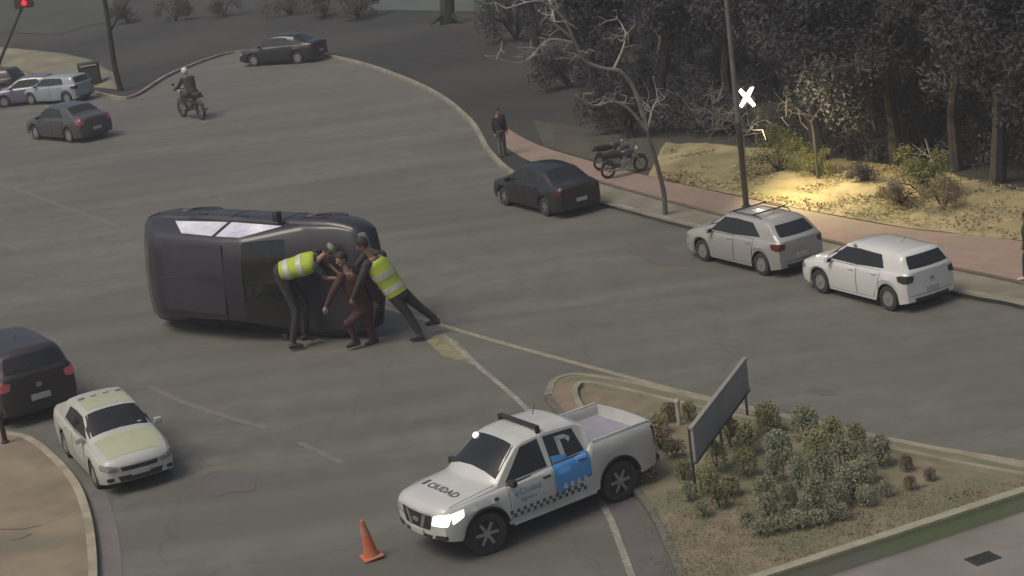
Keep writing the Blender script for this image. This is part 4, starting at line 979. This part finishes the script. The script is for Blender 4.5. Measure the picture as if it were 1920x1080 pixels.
def person(J, s, label, top, legs, shoes, vest=None, head='hair', sleeves=True, group=None, parent_inv=None, face=None, helmet=None, cap=None):
    """J: world joint positions. s: body scale (1 = 1.75 m tall)"""
    J = {k: Vector(v) for k, v in J.items()}
    foot = (J['ankL']+J['ankR'])/2; O = Vector((foot.x, foot.y, min(J['ankL'].z, J['ankR'].z)-.08*s))
    r = empty('person', O, label=label, cat='person', group=group)
    for k in J: J[k] = J[k]-O
    up = (J['neck']-J['pelvis']).normalized(); side = (J['shR']-J['shL']).normalized(); fwd = up.cross(side)*-1
    fwd = side.cross(up)*-1 if False else up.cross(side).normalized()
    if face is not None: fwd = Vector(face).normalized()
    Jd = {}; B = []
    def j(n, p, rr): Jd[n] = (p, rr*s)
    j('pelvis', J['pelvis'], .125); j('belly', J['pelvis'].lerp(J['neck'], .38), .125); j('chest', J['pelvis'].lerp(J['neck'], .74), .14); j('neck', J['neck'], .055); j('skull', J['neck'].lerp(J['head'], .7), .055)
    B += [('pelvis', 'belly'), ('belly', 'chest'), ('chest', 'neck'), ('neck', 'skull')]
    for q in 'LR':
        j('sh'+q, J['sh'+q], .058); j('el'+q, J['el'+q], .042); j('wr'+q, J['wr'+q], .027)
        B += [('chest', 'sh'+q), ('sh'+q, 'el'+q), ('el'+q, 'wr'+q)]
        hp_ = J['pelvis']+side*(.10*s if q == 'R' else -.10*s)-up*.05*s; j('hip'+q, hp_, .088); j('kn'+q, J['kn'+q], .056); j('ank'+q, J['ank'+q], .038)
        j('toe'+q, J['toe'+q], .034)
        B += [('pelvis', 'hip'+q), ('hip'+q, 'kn'+q), ('kn'+q, 'ank'+q), ('ank'+q, 'toe'+q)]
    vs, fs = skin((Jd, B))
    mb = MB().add(vs, fs)
    # hands: palm, four fingers, thumb
    for q in 'LR':
        d = (J['wr'+q]-J['el'+q]).normalized(); sd = (side if abs(d.dot(side)) < .8 else up).cross(d).normalized(); pn = d.cross(sd)
        w_ = J['wr'+q]; mb.tube([w_-d*.01, w_+d*.03*s, w_+d*.085*s], [.026*s, .040*s, .036*s], 8)
        for k, (o_, L_) in enumerate(((-.027, .062), (-.009, .075), (.009, .070), (.027, .055))):
            a = w_+d*.075*s+sd*o_*s; b = a+d*L_*.55*s+pn*.012*s; c_ = b+(d*.6+pn*.8)*L_*.55*s
            mb.tube([a, b, c_], [.010*s, .009*s, .007*s], 6)
        a = w_+d*.03*s-sd*.03*s; mb.tube([a, a-sd*.03*s+d*.03*s, a-sd*.035*s+d*.06*s+pn*.015*s], [.013*s, .011*s, .008*s], 6)
    # head with nose, brow and ears
    hu = (J['head']-J['neck']).normalized(); hf = (fwd-hu*fwd.dot(hu)).normalized(); hs = hf.cross(hu)
    HM = Matrix((hs, hf, hu)).transposed()
    hc = J['head']; mb.ball(hc, .1*s, (.80, .98, 1.18), 16, HM)
    mb.ball(hc+HM @ Vector((0, .06, -.075))*s, .05*s, (.9, .8, .7), 10, HM)
    mb.tube([hc+HM @ Vector((0, .092, .015))*s, hc+HM @ Vector((0, .115, -.025))*s], [.010*s, .018*s], 6)
    for e in (-1, 1): mb.ball(hc+HM @ Vector((e*.082, -.005, -.005))*s, .022*s, (.4, .8, 1.3), 8, HM)
    mb.build('body', skinm, r, ang=60)
    em = MB()
    for e in (-1, 1): em.ball(hc+HM @ Vector((e*.033, .088, .012))*s, .012*s, (1.2, .6, .7), 8, HM)
    em.tube([hc+HM @ Vector((-.022, .096, -.055))*s, hc+HM @ Vector((.022, .096, -.055))*s], .005*s, 5)
    em.build('eyes_and_mouth', hairm, r)
    if helmet:
        MB().ball(hc+HM @ Vector((0, -.008, .02))*s, .128*s, (.95, 1.05, 1.05), 18, HM).build('helmet', helmet, r)
        MB().ball(hc+HM @ Vector((0, .045, .01))*s, .098*s, (.88, .98, .45), 14, HM).build('visor', glass, r)
    else:
        MB().ball(hc+HM @ Vector((0, -.016, .022))*s, .108*s, (.84, .98, 1.08), 16, HM).build('hair', hairm, r)
        if cap: MB().ball(hc+HM @ Vector((0, -.008, .055))*s, .108*s, (.9, 1.02, .75), 14, HM).tube([hc+HM @ Vector((0, .07, .05))*s, hc+HM @ Vector((0, .155, .04))*s], [.06*s, .045*s], 8).build('cap', cap, r)
    # jacket or shirt: loft of ellipses round the spine, plus sleeves
    sp = [J['pelvis']-up*.06*s, J['pelvis'], J['pelvis'].lerp(J['neck'], .3), J['pelvis'].lerp(J['neck'], .6), J['pelvis'].lerp(J['neck'], .85), J['pelvis'].lerp(J['neck'], .98)]
    A = [.19, .19, .19, .215, .205, .09]; Bd = [.145, .14, .14, .155, .135, .08]
    n = 18
    def loft(i0, i1, grow, name, m, steps=1):
        v2 = []; f2 = []; cnt = 0; t = i0
        ts = []
        while t <= i1+1e-6: ts.append(t); t += .25
        for t in ts:
            i = min(int(t), len(sp)-2); u = t-i; c0 = sp[i].lerp(sp[i+1], u); a = (A[i]+(A[i+1]-A[i])*u+grow)*s; b = (Bd[i]+(Bd[i+1]-Bd[i])*u+grow)*s
            for k in range(n):
                th = 2*math.pi*k/n; v2.append(c0+side*a*math.cos(th)+fw*b*math.sin(th)*(1 if True else 1))
            cnt += 1
        for i in range(cnt-1):
            for k in range(n): f2.append((i*n+k, i*n+(k+1) % n, (i+1)*n+(k+1) % n, (i+1)*n+k))
        f2.append(tuple(range(n))); f2.append(tuple((cnt-1)*n+k for k in range(n)))
        return MB().add(v2, f2)
    fw = up.cross(side).normalized()
    tm = loft(0, 5, 0, 'shirt', top)
    for q in 'LR':
        e_ = J['wr'+q] if sleeves else J['sh'+q].lerp(J['el'+q], .75)
        pts = [J['sh'+q], J['el'+q], e_] if sleeves else [J['sh'+q], e_]
        tm.tube([pts[0]+(J['neck']-pts[0])*.25]+pts, ([.085*s, .078*s, .062*s, .045*s] if sleeves else [.085*s, .078*s, .066*s]), 10).ball(J['sh'+q], .083*s, n=10)
        if sleeves: tm.ball(J['el'+q], .06*s, n=8)
    tm.build('jacket' if sleeves else 'shirt', top, r, ang=60)
    if vest:
        loft(.6, 4.75, .022, 'vest', vest).build('hi_vis_vest', vest, r, ang=60)
        for a0 in (1.25, 2.5): loft(a0, a0+.5, .028, 'band', silverband).build('reflective_band', silverband, r, ang=60)
    tr = MB()
    for q in 'LR':
        tr.tube([Jd['hip'+q][0]+up*.05*s, Jd['hip'+q][0], J['kn'+q], J['ank'+q]+(J['kn'+q]-J['ank'+q])*.08], [.11*s, .108*s, .074*s, .060*s], 12).ball(J['kn'+q], .073*s, n=10)
    tr.ball(J['pelvis']-up*.03*s,   .172*s, (1.08, .92, .85), 12, Matrix((side, fw, up)).transposed())
    tr.build('trousers', legs, r, ang=60)
    for q in 'LR':
        d = (J['toe'+q]-J['ank'+q]); d2 = Vector((d.x, d.y, 0)); d2 = d2.normalized() if d2.length > 1e-4 else Vector((0, -1, 0))
        a = J['ank'+q]; ground_z = a.z-.05*s
        MB().tube([a-d2*.06*s+Vector((0, 0, -.03*s)), a+d2*.04*s+Vector((0, 0, -.025*s)), a+d2*.13*s+Vector((0, 0, -.04*s)), a+d2*.19*s+Vector((0, 0, -.05*s))], [.05*s, .055*s, .042*s, .028*s], 10).build('shoe', shoes, r)
    return r
def standing(p, ang, s, label, top, legs, shoes, **kw):
    f = Vector((math.cos(rad(ang)), math.sin(rad(ang)), 0)); rt_ = Vector((f.y, -f.x, 0)); z = Vector((0, 0, 1)); p = Vector(p)
    J = dict(pelvis=p+z*.95*s, neck=p+z*1.47*s, head=p+z*1.64*s+f*.03*s)
    for q, e in (('L', -1), ('R', 1)):
        J['sh'+q] = p+z*1.41*s+rt_*e*.18*s; J['el'+q] = p+z*1.12*s+rt_*e*.25*s-f*.03*s; J['wr'+q] = p+z*.88*s+rt_*e*.24*s+f*.08*s
        st = e*.10
        J['kn'+q] = p+z*.50*s+rt_*e*.11*s+f*(.04+st*.5)*s; J['ank'+q] = p+z*.08*s+rt_*e*.13*s+f*st*s; J['toe'+q] = J['ank'+q]+f*.15*s-z*.04*s
    return person(J, s, label, top, legs, shoes, face=f, **kw)
standing(G(943, 292, KZ), -70, .98, 'person in grey trousers standing in the dark park above the black car', darkcloth, greycloth, leatherm)
standing(G(1932, 528, KZ+.01), 170, .98, 'person in white shoes on the path at the right picture edge', darkcloth, darkcloth, whiteshoe)
def pixperson(jp, Y0, s, label, *a, **kw):
    J = {k: PP(x, y, Y0+dy) for k, (x, y, dy) in jp.items()}
    return person(J, s, label, *a, **kw)
# officer bending over from the right, legs stretched back
YB = G(800, 636).y
pixperson(dict(pelvis=(744, 548, .0), neck=(698, 484, .0), head=(679, 458, -.05), shL=(688, 497, -.24), shR=(716, 478, .24), elL=(674, 533, -.25), wrL=(662, 560, -.1), elR=(690, 470, .50), wrR=(662, 505, .35),
     knL=(764, 588, -.05), ankL=(789, 628, -.1), toeL=(772, 638, -.1), knR=(782, 572, .25), ankR=(818, 600, .4), toeR=(802, 611, .4)), YB, 1.5,
     'police officer in a yellow vest, right of the car, legs braced behind', darkcloth, darkcloth, leatherm, vest=hivis, face=(-1, .1, -.5))
# officer bending over the bonnet from the left
YA = G(560, 652).y
pixperson(dict(pelvis=(531, 508, .0), neck=(597, 487, -.1), head=(617, 470, -.1), shL=(594, 476, .22), shR=(592, 500, -.26), elL=(622, 500, .15), wrL=(640, 516, .0), elR=(611, 522, -.25), wrR=(640, 522, -.2),
     knL=(574, 574, .1), ankL=(572, 630, .1), toeL=(589, 638, .1), knR=(556, 582, -.15), ankR=(548, 646, -.2), toeR=(565, 653, -.2)), YA, 1.45,
     'police officer in a yellow vest bending over the bonnet of the overturned car', darkcloth, darkcloth, leatherm, vest=hivis, sleeves=False, face=(1, 0, -.6), cap=mat('pale_cap', (.25, .25, .19), None, 5, .8))
# occupant in dark red helped out between them
YC = G(668, 650).y
pixperson(dict(pelvis=(680, 580, .0), neck=(652, 512, .0), head=(640, 486, -.0), shL=(640, 520, -.2), shR=(668, 510, .2), elL=(625, 545, -.3), wrL=(612, 575, -.3), elR=(690, 540, .3), wrR=(700, 565, .3),
     knL=(652, 606, -.35), ankL=(668, 640, -.15), toeL=(655, 648, -.25), knR=(692, 612, .1), ankR=(702, 636, .1), toeR=(692, 644, .0)), YC, 1.45,
     'person in dark red clothes crouching between the two officers at the car bonnet', redcloth, redcloth, leatherm, face=(-.6, -.5, -.3))
# riding motorcyclist in the far lane
mp = G(362, 222); msc = 1.30; ma = 125
motorcycle('dark motorcycle being ridden away by the helmeted rider on the far road', mp, ma, msc)
f = Vector((math.cos(rad(ma)), math.sin(rad(ma)), 0)); rr_ = Vector((f.y, -f.x, 0)); z = Vector((0, 0, 1)); s = msc
J = dict(pelvis=mp+f*-.28*s+z*.97*s, neck=mp+f*-.05*s+z*1.45*s, head=mp+f*.02*s+z*1.62*s)
for q, e in (('L', -1), ('R', 1)):
    J['sh'+q] = mp+f*-.06*s+z*1.38*s+rr_*e*.19*s; J['el'+q] = mp+f*.12*s+z*1.12*s+rr_*e*.32*s; J['wr'+q] = mp+f*.34*s+z*1.06*s+rr_*e*.33*s
    J['kn'+q] = mp+f*.12*s+z*.78*s+rr_*e*.20*s; J['ank'+q] = mp+f*-.12*s+z*.38*s+rr_*e*.20*s; J['toe'+q] = J['ank'+q]+f*.15*s-z*.04*s
person(J, s, 'motorcyclist in dark clothes with a white helmet riding on the far road', darkcloth, darkcloth, leatherm, helmet=mat('white_helmet', (.62, .62, .64), (.55, .55, .56), 5, .25), face=f)
motorcycle('dark motorcycle parked on the path behind the black car, nearer one of two', G(1172, 328, KZ), 20, .88, 'motorcycles parked on the path')
motorcycle('dark motorcycle parked on the path, farther one half hidden behind the other', G(1150, 312, KZ), 35, .85, 'motorcycles parked on the path', body=(0.09, 0.09, 0.1))

# ================================================================ STREET OBJECTS
# traffic cone
cp = G(698, 1046); cn = empty('traffic_cone', cp, rad(20), 'faded orange traffic cone leaning on the road in front of the pickup', 'cone')
orange = mat('cone_orange', (0.52, 0.13, 0.055), (0.42, 0.10, 0.045), 7, .7, c3=(0.40, 0.19, 0.12), big=4)
MB().box(-.19, -.19, 0, .19, .19, .035, .015).build('base', orange, cn)
MB().lathe([(.145, .035), (.135, .06), (.045, .70), (.035, .74), (.001, .745)], 24).build('cone_body', orange, cn)
MB().lathe([(.0815, .47), (.0615, .61), (.058, .61), (.078, .47)], 24, close=True).build('collar', mat('worn_band', (0.50, 0.22, 0.15), (0.42, 0.17, 0.11), 6, .7), cn)
cn.rotation_euler = (rad(0), rad(-7), rad(20)); cn.location.z = .026
# roadside board seen from behind, edge on
hb = 1.42
TR = G(1397, 672, hb); TL = G(1296, 803, hb); d = (TL-TR); L = Vector((d.x, d.y, 0)).length; ang = math.atan2(d.y, d.x)
sb = empty('sign_board', (TR.x, TR.y, KZ), ang, 'grey panel board on thin posts standing in the island bed, seen almost edge on', 'sign')
bt = hb-KZ
MB().box(0, -.03, bt-.66, L, .03, bt-.03, .004).build('panel', mat('panel_back', (0.30, 0.285, 0.275), (0.25, 0.24, 0.235), 1.5, .6), sb)
fr = mat('panel_frame', (0.30, 0.285, 0.25), (0.22, 0.21, 0.185), 6, .5)
MB().box(-.02, -.045, bt-.028, L+.02, .045, bt+.03, .006).build('top_rail', fr, sb)
MB().box(-.02, -.045, bt-.70, L+.02, .045, bt-.663, .006).build('bottom_rail', mat('frame_dark', (0.06, 0.058, 0.055), None, 5, .6), sb)
for x in (.0, L*.5, L-.06):
    MB().box(x-.035, -.085, -.1, x+.035, -.048, bt-.02, .006).build('post', mat('post_dark', (0.03, 0.03, 0.03), (0.045, 0.043, 0.04), 6, .6), sb)
# white marker between the scrub
mk = empty('marker_post', G(1274, 796, KZ), label='short pale marker post between the bushes behind the pickup', cat='post')
MB().tube([(0, 0, 0), (0, 0, .5)], .05, 12).build('shaft', mat('marker_white', (.45, .40, .37), (.35, .30, .27), 6, .7), mk); MB().ball((0, 0, .5), .065, n=12).build('cap', MATS['marker_white'], mk)
# bollard on the left corner
bo = empty('bollard', G(10, 830, KZ), label='short dark bollard on the left corner pavement', cat='bollard')
MB().lathe([(.09, 0), (.09, .04), (.06, .06), (.055, .62), (.075, .64), (.075, .70), (.04, .74), (.001, .745)], 18).build('shaft', black, bo)
# drain cover with bars
dc = empty('drain_cover', G(1843, 1048, .02), rad(23), 'dark iron drain cover in the lower pavement by the green wall', 'drain cover')
m = MB()
for a in ((-.25, -.17, .25, -.14), (-.25, .14, .25, .17), (-.25, -.139, -.22, .139), (.22, -.139, .25, .139)): m.box(a[0], a[1], .001, a[2], a[3], .018)
m.build('frame', mat('iron', (0.05, 0.048, 0.046), (0.03, 0.03, 0.03), 10, .6), dc)
m = MB()
for k in range(9): m.box(-.215+k*.05, -.139, .002, -.190+k*.05, .139, .014)
m.build('grate', MATS['iron'], dc); MB().box(-.22, -.139, .0005, .22, .139, .0015).build('pit', seam, dc)
# square bin by the far kerb
bn = empty('litter_bin', G(172, 160, KZ), rad(15), 'dark square framed bin on the far kerb beside the leaning trunk', 'bin')
MB().box(-.48, -.42, .08, .48, .42, .95, .04).build('bin_body', mat('bin_olive', (0.075, 0.078, 0.062), (0.055, 0.058, 0.046), 4, .7), bn)
m = MB()
for x in (-.52, .46):
    for y in (-.46, .40): m.box(x, y, 0, x+.06, y+.06, 1.12, .01)
m.build('frame', black, bn); MB().box(-.54, -.48, 1.121, .54, .48, 1.17, .02).build('lid', black, bn)
# leaning signal arm with a red light at the upper left
Yp = G(0, 122, KZ).y; a = PP(-4, 120, Yp); b = PP(52, -12, Yp)
sp_ = empty('signal_pole', (a.x, a.y, KZ), label='leaning dark pole carrying a red light at the upper left corner', cat='traffic light'); o0 = Vector((a.x, a.y, KZ))
MB().tube([Vector((0, 0, 0)), b-o0, b-o0+(b-a).normalized()*1.5], [.10, .08, .07], 10).build('pole_shaft', black, sp_)
hcn = PP(44, 6, Yp-.3)-o0
MB().box(hcn.x-.55, hcn.y-.05, hcn.z-.28, hcn.x+.55, hcn.y+.25, hcn.z+.40, .05).build('signal_head', mat('dark_red_housing', (0.10, 0.02, 0.02), (0.06, 0.015, 0.015), 4, .6), sp_)
MB().ball(hcn+Vector((.05, -.06, .0)), .17, (1, .3, 1), 12).build('red_lens', mat('red_lens', (.4, .02, .02), None, 4, .4, emit=(1, .03, .03), es=.5), sp_)
